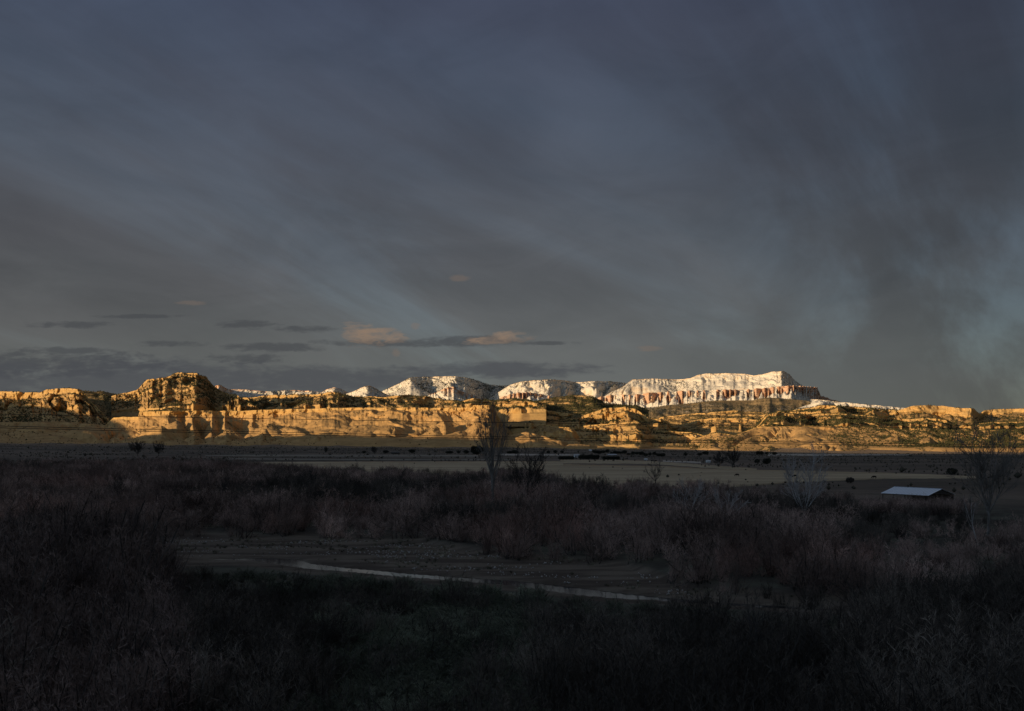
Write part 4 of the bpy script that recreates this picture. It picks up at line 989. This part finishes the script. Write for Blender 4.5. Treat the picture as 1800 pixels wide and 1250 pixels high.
def bare_tree(name, label, loc, height, seed, trunk_mat, twig_mat, fork=0.35, limbs=6, ang=(12, 40), rad=0.018, lean=(0, 0), up=0.10, kids=6, tw=4, minr=0.012, group=None, cat='tree', wob=0.12, stagger=0.25, kidang=0.75):
    """trunk to the fork, limbs fanning to the crown outline, branches and fine twigs on them"""
    r = random.Random(seed)
    root = empty(name, loc, 0.0)
    tag(root, label, cat, group)
    trunk, crown = MB(), MB()
    def rv(): return Vector((r.gauss(0, 1), r.gauss(0, 1), r.gauss(0, 1))).normalized()
    def twig(p, d, L, w):
        q = p + d * L
        s = d.cross(rv()); s.normalize()
        t = d.cross(s)
        b = len(crown.v)
        crown.v += [tuple(p + s * w), tuple(p - s * w * 0.5 + t * w * 0.87), tuple(p - s * w * 0.5 - t * w * 0.87), tuple(q)]
        crown.f += [(b, b + 1, b + 3), (b + 1, b + 2, b + 3), (b + 2, b, b + 3)]
    def run(mb, p, d, L, R, R1, n, sides, lift, w):
        pts, rads = [p.copy()], [R]
        for i in range(n):
            d = (d + rv() * w + Vector((0, 0, lift))).normalized()
            p = p + d * (L / n)
            pts.append(p.copy()); rads.append(R + (R1 - R) * (i + 1) / n)
        mb.tube(pts, rads, sides, cap=False)
        return pts, rads
    def at(pts, t):
        n = len(pts) - 1; i = min(int(t * n), n - 1)
        return pts[i].lerp(pts[i + 1], t * n - i), (pts[i + 1] - pts[i]).normalized(), i
    def sub(pts, rads, L, lev):
        for k in range(kids if lev == 1 else max(kids - 2, 2)):
            t = 0.18 + 0.8 * (k + r.random()) / kids
            b, ax, i = at(pts, min(t, 0.98))
            e = (ax + rv() * kidang).normalized()
            if e.z < 0: e.z *= -0.4
            l2 = L * r.uniform(0.30, 0.50) * (1.15 - 0.6 * t)
            q, rr = run(crown, b, e, l2, max(rads[i] * 0.5, minr), minr * 0.6, 4, 3, up * 1.2, wob * 1.2)
            if lev == 1:
                sub(q, rr, l2, 2)
            for j in range(tw):
                c, ax2, _ = at(q, r.uniform(0.25, 1.0))
                twig(c, (ax2 + rv() * 0.6 + Vector((0, 0, 0.15))).normalized(), min(l2 * r.uniform(0.3, 0.6), height * 0.09), minr * 0.75)
    TL = height * fork
    R0 = height * rad
    pts, rads = run(trunk, Vector((0, 0, -0.4)), Vector((lean[0], lean[1], 1)).normalized(), TL + 0.4, R0, R0 * 0.72, 5, 7, 0.0, wob * 0.5)
    tip = pts[-1]
    for k in range(limbs):
        t = 1.0 - stagger * (k / max(limbs - 1, 1)) * r.uniform(0.5, 1.0)
        b, ax, i = at(pts, min(t, 0.999))
        az = k * 2.399 + r.uniform(-0.5, 0.5)
        a_ = math.radians(ang[0] + (ang[1] - ang[0]) * ((k + 0.5) / limbs) ** 0.8 + r.uniform(-5, 5))
        e = Vector((math.cos(az) * math.sin(a_) + lean[0] * 0.7, math.sin(az) * math.sin(a_) + lean[1] * 0.7, math.cos(a_))).normalized()
        L = (height - b.z) * r.uniform(0.82, 1.05) * (1.0 if a_ < 0.6 else 0.85)
        q, rr = run(trunk, b, e, L, rads[i] * r.uniform(0.42, 0.6), minr * 0.9, 7, 5, up, wob)
        sub(q, rr, L, 1)
    trunk.build('trunk', trunk_mat, root, True)
    crown.build('crown', twig_mat, root)
    return root

def place(px, d):
    x = (px - 900) / F * d
    return (x, d, float(ground_z(x, d)))

bare_tree('cottonwood_tree', 'tallest bare cottonwood, narrow and upright, rising before the golden cliffs', place(868, 232), 26.5, 5, M_BARK, M_TWG, fork=0.42, limbs=12, ang=(3, 27), rad=0.0140, up=0.06, kids=6, tw=4, minr=0.032, wob=0.09, stagger=0.5, kidang=0.5)
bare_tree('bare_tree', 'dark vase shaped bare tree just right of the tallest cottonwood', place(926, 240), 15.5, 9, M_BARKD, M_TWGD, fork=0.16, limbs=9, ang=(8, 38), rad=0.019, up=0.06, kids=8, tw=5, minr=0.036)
bare_tree('bare_tree', 'low spreading dark bare tree against the pale pasture', place(1152, 400), 10.5, 21, M_BARKD, M_TWGD, fork=0.14, limbs=7, ang=(15, 58), rad=0.026, up=0.03, kids=6, tw=4, minr=0.04, wob=0.18)
bare_tree('cottonwood_sapling', 'pale barked bare tree left of the widest pale tree, branches fanned low', place(1217, 204), 10.0, 33, M_BARKP, M_TWGP, fork=0.3, limbs=7, ang=(15, 66), rad=0.017, up=0.05, kids=7, tw=4, minr=0.034, wob=0.14)
bare_tree('cottonwood_sapling', 'pale barked bare tree leaning right, between two taller pale trees', place(1268, 194), 8.6, 37, M_BARKP, M_TWGP, fork=0.22, limbs=6, ang=(10, 48), rad=0.016, lean=(0.35, 0), up=0.05, kids=7, tw=4, minr=0.034, wob=0.14)
bare_tree('cottonwood_sapling', 'widest pale barked bare tree, forked limbs reaching over the pasture', place(1414, 190), 15.0, 41, M_BARKP, M_TWGP, fork=0.22, limbs=9, ang=(8, 52), rad=0.015, up=0.05, kids=8, tw=5, minr=0.034, wob=0.12)
bare_tree('cottonwood_tree', 'tall bare tree at the right edge with fine upright branches', place(1738, 168), 19.5, 47, M_BARK, M_TWG, fork=0.25, limbs=12, ang=(5, 36), rad=0.014, up=0.05, kids=8, tw=5, minr=0.034, wob=0.10)
bare_tree('cottonwood_sapling', 'small pale trunk leaning left near the right edge', place(1722, 150), 9.0, 53, M_BARKP, M_TWG, fork=0.5, limbs=5, ang=(10, 45), rad=0.011, lean=(-0.25, 0), up=0.05, kids=6, tw=4, minr=0.018)
# scattered bare stems standing out of the thicket
for i, (q, dd, hh_, lb) in enumerate([(205, 250, 9.0, 'dark bare stem poking from the far left of the thicket'), (395, 265, 8.5, 'thin bare tree in the left thicket below the striped butte'),
                                      (545, 300, 9.5, 'bare tree topping the thicket below the fluted cliff'), (700, 290, 9.0, 'crooked bare tree on the thicket edge left of the tall cottonwood'),
                                      (1022, 260, 9.5, 'bare bush tree topping the thicket right of the vase shaped tree'), (1060, 262, 8.5, 'slender bare tree on the thicket edge below the farmhouse')]):
    bare_tree('bare_tree', lb, place(q, dd), hh_, 60 + i, M_BARKD, M_TWGD, fork=0.2, limbs=7, ang=(8, 45), rad=0.016, up=0.05, kids=6, tw=4, minr=0.025)
# dark bare trees at the foot of the view
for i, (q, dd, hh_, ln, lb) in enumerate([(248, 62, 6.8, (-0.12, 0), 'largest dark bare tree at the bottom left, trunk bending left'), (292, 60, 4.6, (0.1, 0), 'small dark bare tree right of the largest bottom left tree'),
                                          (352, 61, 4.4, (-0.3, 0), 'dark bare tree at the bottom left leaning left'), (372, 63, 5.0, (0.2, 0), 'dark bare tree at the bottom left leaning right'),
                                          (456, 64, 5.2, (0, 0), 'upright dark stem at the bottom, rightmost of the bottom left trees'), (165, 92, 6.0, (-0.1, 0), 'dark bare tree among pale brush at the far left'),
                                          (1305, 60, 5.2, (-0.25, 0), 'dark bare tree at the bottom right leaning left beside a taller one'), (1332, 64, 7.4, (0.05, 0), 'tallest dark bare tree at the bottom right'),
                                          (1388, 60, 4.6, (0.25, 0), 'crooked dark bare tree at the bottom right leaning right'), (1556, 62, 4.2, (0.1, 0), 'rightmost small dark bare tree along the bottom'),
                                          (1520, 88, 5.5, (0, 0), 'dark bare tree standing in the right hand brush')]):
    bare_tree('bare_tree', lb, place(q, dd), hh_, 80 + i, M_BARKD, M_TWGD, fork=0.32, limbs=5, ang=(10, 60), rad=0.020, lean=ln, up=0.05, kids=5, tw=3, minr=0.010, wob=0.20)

# ------------------------------------------------------------------ far trees on the valley floor (rounded crowns of many small leaves)
def far_tree(label, px, py_base, hpx, wpx, mat, seed, group=None, name='juniper_tree', d=None):
    b = on_ground(px, py_base) if d is None else np.array(place(px, d))
    mpp = b[1] / F; h = hpx * mpp; w = wpx * mpp / 2
    r = np.random.default_rng(seed)
    root = empty(name, tuple(float(v) for v in b)); tag(root, label, 'tree', group)
    t = MB(); t.tube([(0, 0, -0.3), (0.1 * w, 0, h * 0.35), (0, 0.05 * w, h * 0.7)], [w * 0.09, w * 0.07, w * 0.03], 5); t.build('trunk', M_BARKD, root)
    n = 420
    v = r.normal(size=(n, 3)); v /= np.linalg.norm(v, axis=1)[:, None]
    lump = 1 + 0.35 * fbm(v[:, 0] * 2 + seed, v[:, 1] * 2 + v[:, 2] * 1.5, 2, seed)
    c = v * (r.uniform(0.25, 1, n) ** 0.5 * lump)[:, None] * np.array([w, w, h * 0.46]) + np.array([0, 0, h * 0.55])
    c[:, 2] = np.maximum(c[:, 2], h * 0.05)
    sz = 0.17 * w * r.uniform(0.6, 1.3, n)
    e1 = r.normal(size=(n, 3)); e1 /= np.linalg.norm(e1, axis=1)[:, None]
    e2 = np.cross(e1, r.normal(size=(n, 3))); e2 /= np.linalg.norm(e2, axis=1)[:, None]
    V = np.stack([c + e1 * sz[:, None], c - e1 * sz[:, None] * 0.6 + e2 * sz[:, None] * 0.8, c - e1 * sz[:, None] * 0.5 - e2 * sz[:, None] * 0.9], 1)
    o = poly_object('crown', V.reshape(-1, 3), np.arange(n * 3).reshape(-1, 3), mat); o.parent = root
    return root
M_FT = plain('dark_tree_foliage', (0.035, 0.036, 0.026), var=0.4, scale=0.1)
M_FT2 = plain('bare_crown', (0.065, 0.055, 0.048), var=0.4, scale=0.1)
bare_tree('bare_crowned_tree', 'left of two big hazy trees at the foot of the left mesa', place(242, 1000), 28 * 1000 / F, 1, M_BARKD, M_TWGD, fork=0.15, limbs=11, ang=(6, 55), rad=0.022, up=0.06, kids=8, tw=6, minr=0.1)
bare_tree('bare_crowned_tree', 'right of two big hazy trees at the foot of the left mesa', place(279, 1000), 24 * 1000 / F, 2, M_BARKD, M_TWGD, fork=0.15, limbs=11, ang=(6, 55), rad=0.022, up=0.06, kids=8, tw=6, minr=0.1)
far_tree('round dark tree at the pasture edge left of the tall cottonwood', 838, 800, 16, 25, M_FT, 3, name='round_tree')
far_tree('lone small tree on the far field below the pale cliff foot', 573, 796, 11, 6, M_FT, 4, name='field_tree')
far_tree('two topped small tree on the far field near the low dark building', 657, 797, 13, 10, M_FT2, 5, name='field_tree')
bare_tree('bare_crowned_tree', 'broad bare crowned tree in the pasture left of the pale tree limbs', tuple(float(v) for v in on_ground(1288, 823)), 36 * float(on_ground(1288, 823)[1]) / F, 6, M_BARKD, M_TWGD, fork=0.15, limbs=11, ang=(6, 55), rad=0.022, up=0.06, kids=8, tw=6, minr=0.07)
bare_tree('bare_crowned_tree', 'smaller bare crowned tree left against the broad one', tuple(float(v) for v in on_ground(1264, 821)), 26 * float(on_ground(1264, 821)[1]) / F, 7, M_BARKD, M_TWGD, fork=0.15, limbs=11, ang=(6, 55), rad=0.022, up=0.06, kids=8, tw=6, minr=0.07)
far_tree('larger of two round dark junipers right of the broad bare tree', 1348, 816, 10, 16, M_FT, 8)
far_tree('smaller of two round dark junipers right of the broad bare tree', 1331, 815, 8, 10, M_FT, 9)
far_tree('lone round bush in the far right pasture', 1673, 836, 13, 17, M_FT, 10, name='round_bush')
far_tree('round bush at the pasture edge above the metal roofed shed', 1494, 850, 11, 15, M_FT2, 11, name='round_bush')
ORD = 'first second third fourth fifth sixth seventh eighth ninth tenth eleventh twelfth thirteenth fourteenth fifteenth sixteenth seventeenth'.split()
hed = [(985 + 5.2 * k, 808.5, 6.5, 8) for k in range(5)] + [(1020 + 5 * k, 808.5, 9.5 + 1.5 * math.sin(k * 2.1), 9) for k in range(7)] + [(1062 + 6 * k, 808.5, 6.5, 9) for k in range(5)]
for k, (a, b_, c_, e_) in enumerate(hed):
    far_tree(ORD[k] + ' tree from the left in the dark windbreak around the white farmhouse', a, b_, c_, e_, M_FT, 20 + k, group='farm windbreak trees', name='windbreak_tree')
jr = [(1045 + 7.5 * k, 796.5 + 0.35 * k + 1.2 * math.sin(k * 1.7), 5.5 + 1.5 * math.sin(k * 2.9), 9 + 2 * math.sin(k * 1.3)) for k in range(17)]
for k, (a, b_, c_, e_) in enumerate(jr):
    far_tree(ORD[k] + ' juniper from the left in the straggling row behind the farm', a, b_, c_, e_, M_FT, 60 + k, group='juniper row behind the farm')
for k, (a, b_) in enumerate([(964, 797), (976, 796.5), (988, 797)]):
    far_tree(['leftmost', 'middle', 'rightmost'][k] + ' of three small junipers left of the farm', a, b_, 5, 7, M_FT, 90 + k)
for k, (a, b_) in enumerate([(640, 797), (678, 797), (724, 797), (790, 797.5), (806, 797.5), (820, 798), (896, 797.5), (905, 797.5), (1205, 802), (1230, 801), (1240, 799), (1336, 800), (1348, 799), (1361, 800)]):
    far_tree(ORD[k] + ' from the left of the small dark trees scattered along the far field edge', a, b_, 4.5 + (k % 3) * 1.2, 7 + (k % 4) * 2, M_FT, 110 + k, group='trees along the field edge', name='field_tree')

# ------------------------------------------------------------------ metal roofed shed
def build_shed():
    M_TIN = plain('galvanised_roof', (0.76, 0.79, 0.84), rough=0.5, var=0.10, scale=0.6, spec=0.4)
    M_WOOD = plain('weathered_timber', (0.09, 0.07, 0.055), var=0.35, scale=1.5)
    M_RIB = plain('roof_rib', (0.50, 0.54, 0.62), rough=0.5, var=0.1, spec=0.4)
    d0 = 270.0; o = Vector(((1551 - 900) / F * d0, d0, 0)); gz = float(ground_z(o.x + 4, o.y - 6))
    root = empty('shed', (o.x, o.y, gz), -math.radians(59)); tag(root, 'low open shed with a pale metal gable roof in the brush', 'shed')
    Ls, W, E, Rg = 14.9, 5.85, 2.85 - gz, 4.55 - gz
    for sgn, nm in ((0, 'near'), (1, 'far')):
        y0, y1 = (-0.3, W) if sgn == 0 else (2 * W + 0.3, W)
        for k in range(16):                                   # roof sheets laid side by side, each slightly lapped
            x0 = -0.3 + k * (Ls + 0.6) / 16; x1 = x0 + (Ls + 0.6) / 16 - 0.015
            dz = 0.012 * (k % 2)
            m = MB()
            a = [(x0, y0, E + dz), (x1, y0, E + dz), (x1, y1, Rg + dz), (x0, y1, Rg + dz)]
            bq = [(p[0], p[1], p[2] - 0.05) for p in a]
            m.add(a + bq, [(0, 1, 2, 3), (7, 6, 5, 4), (0, 4, 5, 1), (1, 5, 6, 2), (2, 6, 7, 3), (3, 7, 4, 0)])
            m.build('roof_sheet', M_TIN, root)
            rb = MB(); rb.tube([(x0 + 0.03, y0, E + 0.05), (x0 + 0.03, y1, Rg + 0.05)], [0.03, 0.03], 4); rb.build('roof_rib', M_RIB, root)
    m = MB(); m.box((Ls / 2, W, Rg + 0.06), (Ls + 0.7, 0.35, 0.07)); m.build('ridge_cap', M_RIB, root)
    for yy in (0.1, 2 * W - 0.1):
        for k in range(5):
            m = MB(); m.box((0.1 + k * (Ls - 0.2) / 4, yy, E / 2 - 0.25), (0.2, 0.2, E + 0.3)); m.build('post', M_WOOD, root)
        m = MB(); m.box((Ls / 2, yy, E - 0.18), (Ls, 0.14, 0.22)); m.build('beam', M_WOOD, root)
    for k in range(8):
        m = MB(); m.box((Ls / 2, 2 * W + 0.03, 0.15 + k * 0.32), (Ls, 0.05, 0.30)); m.build('wall_board', M_WOOD, root)
    for xx in (0.1, Ls - 0.1):
        m = MB(); m.add([(xx - 0.08, 0, E - 0.1), (xx + 0.08, 0, E - 0.1), (xx + 0.08, W, Rg - 0.12), (xx - 0.08, W, Rg - 0.12), (xx - 0.08, 0, E - 0.3), (xx + 0.08, 0, E - 0.3), (xx + 0.08, W, Rg - 0.32), (xx - 0.08, W, Rg - 0.32)],
                        [(0, 1, 2, 3), (7, 6, 5, 4), (0, 4, 5, 1), (1, 5, 6, 2), (2, 6, 7, 3), (3, 7, 4, 0)]); m.build('rafter', M_WOOD, root)
        m = MB(); m.add([(xx - 0.08, 2 * W, E - 0.1), (xx + 0.08, 2 * W, E - 0.1), (xx + 0.08, W, Rg - 0.12), (xx - 0.08, W, Rg - 0.12), (xx - 0.08, 2 * W, E - 0.3), (xx + 0.08, 2 * W, E - 0.3), (xx + 0.08, W, Rg - 0.32), (xx - 0.08, W, Rg - 0.32)],
                        [(3, 2, 1, 0), (4, 5, 6, 7), (1, 5, 4, 0), (2, 6, 5, 1), (3, 7, 6, 2), (0, 4, 7, 3)]); m.build('rafter', M_WOOD, root)
build_shed()

# ------------------------------------------------------------------ farm buildings
def house(label, px, py, wpx, hpx, wall, roof_c, seed, name='farmhouse', depthm=7.0, windows=2):
    b = on_ground(px, py); mpp = b[1] / F
    W = wpx * mpp; E = hpx * mpp * 0.62; R = hpx * mpp
    root = empty(name, tuple(float(v) for v in b), 0.12); tag(root, label, 'building')
    mw = plain(name + '_wall', wall, var=0.08); mr = plain(name + '_roof', roof_c, var=0.15); mg = plain(name + '_glass', (0.03, 0.035, 0.04), rough=0.15, spec=0.5)
    m = MB(); hw = W / 2
    m.add([(-hw, 0, -0.5), (hw, 0, -0.5), (hw, depthm, -0.5), (-hw, depthm, -0.5), (-hw, 0, E), (hw, 0, E), (hw, depthm, E), (-hw, depthm, E), (-hw, depthm / 2, R), (hw, depthm / 2, R)],
          [(0, 1, 5, 4), (1, 2, 6, 9, 5), (2, 3, 7, 6), (3, 0, 4, 8, 7)]); m.build('wall', mw, root)
    m = MB()
    for y0, s in ((-0.5, 1), (depthm + 0.5, -1)):
        z0 = E - (R - E) * 0.5 / (depthm / 2)
        a = [(-hw - 0.4, y0, z0 + 0.02), (hw + 0.4, y0, z0 + 0.02), (hw + 0.4, depthm / 2, R + 0.02), (-hw - 0.4, depthm / 2, R + 0.02)]
        m.add(a + [(p[0], p[1], p[2] + 0.15) for p in a], [(3, 2, 1, 0), (4, 5, 6, 7), (0, 1, 5, 4), (1, 2, 6, 5), (2, 3, 7, 6), (3, 0, 4, 7)])
    m.build('roof', mr, root)
    for k in range(windows):
        xx = -hw + W * (k + 1) / (windows + 1) + 0.3
        m = MB(); m.box((xx, -0.03, E * 0.55), (1.3, 0.1, 1.2)); w_ = m.build('window', mg, root)
        for zz_, fn in ((-0.66, 'sill'), (0.66, 'lintel')):
            f = MB(); f.box((xx, -0.06, E * 0.55 + zz_), (1.5, 0.12, 0.12)); f.build(fn, mw, w_)
    if windows:
        m = MB(); m.box((-hw + 0.9, -0.03, 1.0), (0.9, 0.1, 2.0)); m.build('door', mg, root)
house('small white farmhouse at the left end of the dark windbreak', 1014, 804, 8, 5.5, (0.75, 0.74, 0.72), (0.45, 0.44, 0.44), 1)
house('long low pale roofed barn behind the windbreak', 1077, 801, 15, 2.6, (0.25, 0.23, 0.21), (0.62, 0.62, 0.64), 2, name='barn', depthm=12, windows=0)
house('tiny white hut on the scrub right of the windbreak', 1136, 809, 4, 3, (0.7, 0.7, 0.68), (0.6, 0.6, 0.6), 3, name='hut', depthm=4, windows=0)
house('tiny white hut left of the broad bare tree', 1246, 813, 6, 4, (0.72, 0.72, 0.7), (0.55, 0.55, 0.55), 4, name='hut', depthm=4, windows=0)
house('low dark building on the far field left of the tall cottonwood', 695, 798, 14, 4, (0.06, 0.055, 0.05), (0.12, 0.11, 0.10), 5, name='barn', depthm=9, windows=0)
house('small white building on the far edge of the fields behind the farm', 1038, 793, 4, 2.5, (0.7, 0.7, 0.7), (0.6, 0.6, 0.6), 6, name='hut', depthm=6, windows=0)

# ------------------------------------------------------------------ cattle
M_COW = plain('black_hide', (0.014, 0.012, 0.011), rough=0.7, var=0.3)
def make_cow(graze, seed):
    """one continuous skinned body"""
    me = bpy.data.meshes.new('cow')
    hz_ = 0.35 if graze else 1.55
    V = [(0, 0, 1.12), (0.55, 0, 1.15), (-0.6, 0, 1.16), (0.82, 0, 1.20), (1.12, 0, 1.05 if graze else 1.38), (1.32, 0, hz_ + 0.25 if graze else 1.52), (1.52, 0, hz_ if graze else 1.42), (1.66, 0, hz_ - 0.14 if graze else 1.30),
         (-0.82, 0, 1.22), (-0.95, 0, 1.02), (-0.98, 0, 0.55)]
    Ed = [(0, 1), (0, 2), (1, 3), (3, 4), (4, 5), (5, 6), (6, 7), (2, 8), (8, 9), (9, 10)]
    Rr = [(0.40, 0.43), (0.38, 0.42), (0.36, 0.38), (0.26, 0.30), (0.17, 0.22), (0.14, 0.16), (0.12, 0.13), (0.09, 0.09), (0.2, 0.2), (0.05, 0.05), (0.035, 0.035)]
    for sx, par in ((0.62, 1), (-0.66, 2)):
        for sy in (-1, 1):
            b = len(V); kx = 0.03 if sx > 0 else -0.07
            V += [(sx, sy * 0.22, 0.85), (sx + kx, sy * 0.23, 0.46), (sx + (0.0 if sx > 0 else 0.0), sy * 0.23, 0.10), (sx + 0.06, sy * 0.23, 0.02)]
            Ed += [(par, b), (b, b + 1), (b + 1, b + 2), (b + 2, b + 3)]; Rr += [(0.15, 0.17), (0.075, 0.085), (0.05, 0.05), (0.06, 0.05)]
    for sy in (-1, 1):
        b = len(V); e = V[5]
        V += [(e[0] + 0.0, sy * 0.24, e[2] + 0.08)]; Ed += [(5, b)]; Rr += [(0.05, 0.03)]
    me.from_pydata(V, Ed, []); me.materials.append(M_COW)
    o = bpy.data.objects.new('cow', me); COL.objects.link(o)
    sk = o.modifiers.new('skin', 'SKIN'); sk.use_smooth_shade = True
    for i, rr in enumerate(Rr):
        me.skin_vertices[0].data[i].radius = rr
        me.skin_vertices[0].data[i].use_root = (i == 0)
    sb = o.modifiers.new('sub', 'SUBSURF'); sb.levels = 1; sb.render_levels = 1
    return o
for k, (q, w, rz, gr, lb) in enumerate([(1296, 838.5, 3.05, True, 'black cow grazing at the thicket edge below the broad bare tree'), (1388, 839.5, 0.2, True, 'left of a pair of black cows behind the widest pale tree'),
                                        (1398, 840.5, 2.8, True, 'right of a pair of black cows behind the widest pale tree'), (1537, 842.5, 3.0, True, 'black cow alone in the pasture left of the metal roofed shed'),
                                        (1046, 811.5, 0.1, False, 'leftmost of three distant black cows before the windbreak'), (1062, 811.5, 3.0, True, 'middle of three distant black cows before the windbreak'),
                                        (1078, 811.5, 0.4, True, 'rightmost of three distant black cows before the windbreak'), (1146, 811.8, 0.2, False, 'left of two distant black cows right of the tiny hut'),
                                        (1153, 811.8, 2.9, True, 'right of two distant black cows right of the tiny hut')]):
    c = make_cow(gr, k); b = on_ground(q, w); c.location = (float(b[0]), float(b[1]), float(b[2]) + 0.24); c.rotation_euler = (0, 0, rz)
    tag(c, lb, 'cow', 'cattle in the pasture')

# ------------------------------------------------------------------ pale stones on the river bar and beyond
M_STN = plain('pale_stone', (0.42, 0.38, 0.34), var=0.25)
px, d, p, r = rand_field(6000, 95, 180, 260, 1250, 560)
basepy = HZ + (H - p[:, 2]) * F / d
k = (basepy < lin(FAR_EDGE, px) - 3) & (basepy > lin(BANK, px) - 2) & (fbm(p[:, 0] / 9, p[:, 1] / 3, 3, 98) > 0.12)
tag(joined_trees('river_stones', np.concatenate([p[k], r.uniform(0.1, 0.32, (k.sum(), 1))], 1), M_STN, False, 19), 'pale pebbles and driftwood scraps strewn on the river bar', 'stones', kind='stuff')

# ------------------------------------------------------------------ power line crossing the view
M_CAB = plain('cable', (0.03, 0.03, 0.03), rough=0.6, var=0.1)
M_POLE = plain('pole_wood', (0.10, 0.08, 0.06), var=0.3)
AX, AY = (-330 - 900) / F * 86, 86.0
BX, BY = (2150 - 900) / F * 140, 140.0
def wire(label, z0, z1, off, sag):
    m = MB(); pts = []
    for i in range(61):
        t = i / 60
        pts.append((AX + (BX - AX) * t + off * 0.3, AY + (BY - AY) * t + off, z0 + (z1 - z0) * t - sag * 4 * t * (1 - t)))
    m.tube(pts, [0.028] * 61, 5)
    tag(m.build('power_cable', M_CAB), label, 'cable', 'power line cables')
zA = lambda py, y: H + (HZ - py) * y / F
wire('uppermost dark cable stretched across the cliffs', zA(722, AY), zA(757, BY), 0.0, 0.25)
wire('upper of the two lower parallel cables crossing the cliff foot', zA(741, AY), zA(786, BY), -0.6, 0.35)
wire('lowest dark cable crossing the cliff foot', zA(744, AY), zA(789, BY), 0.7, 0.40)
for (X_, Y_, zt, lb) in ((AX, AY, zA(722, AY), 'wooden power pole left of the view carrying the cables'), (BX, BY, zA(757, BY), 'wooden power pole right of the view carrying the cables')):
    gz = float(ground_z(X_, Y_))
    root = empty('power_pole', (X_, Y_, gz)); tag(root, lb, 'pole', 'power poles')
    m = MB(); m.tube([(0, 0, -1), (0, 0, zt - gz + 0.4)], [0.17, 0.11], 8); m.build('pole', M_POLE, root)
    m = MB(); m.box((0, 0, zt - gz - 1.1), (0.12, 2.2, 0.14)); m.build('crossarm', M_POLE, root)
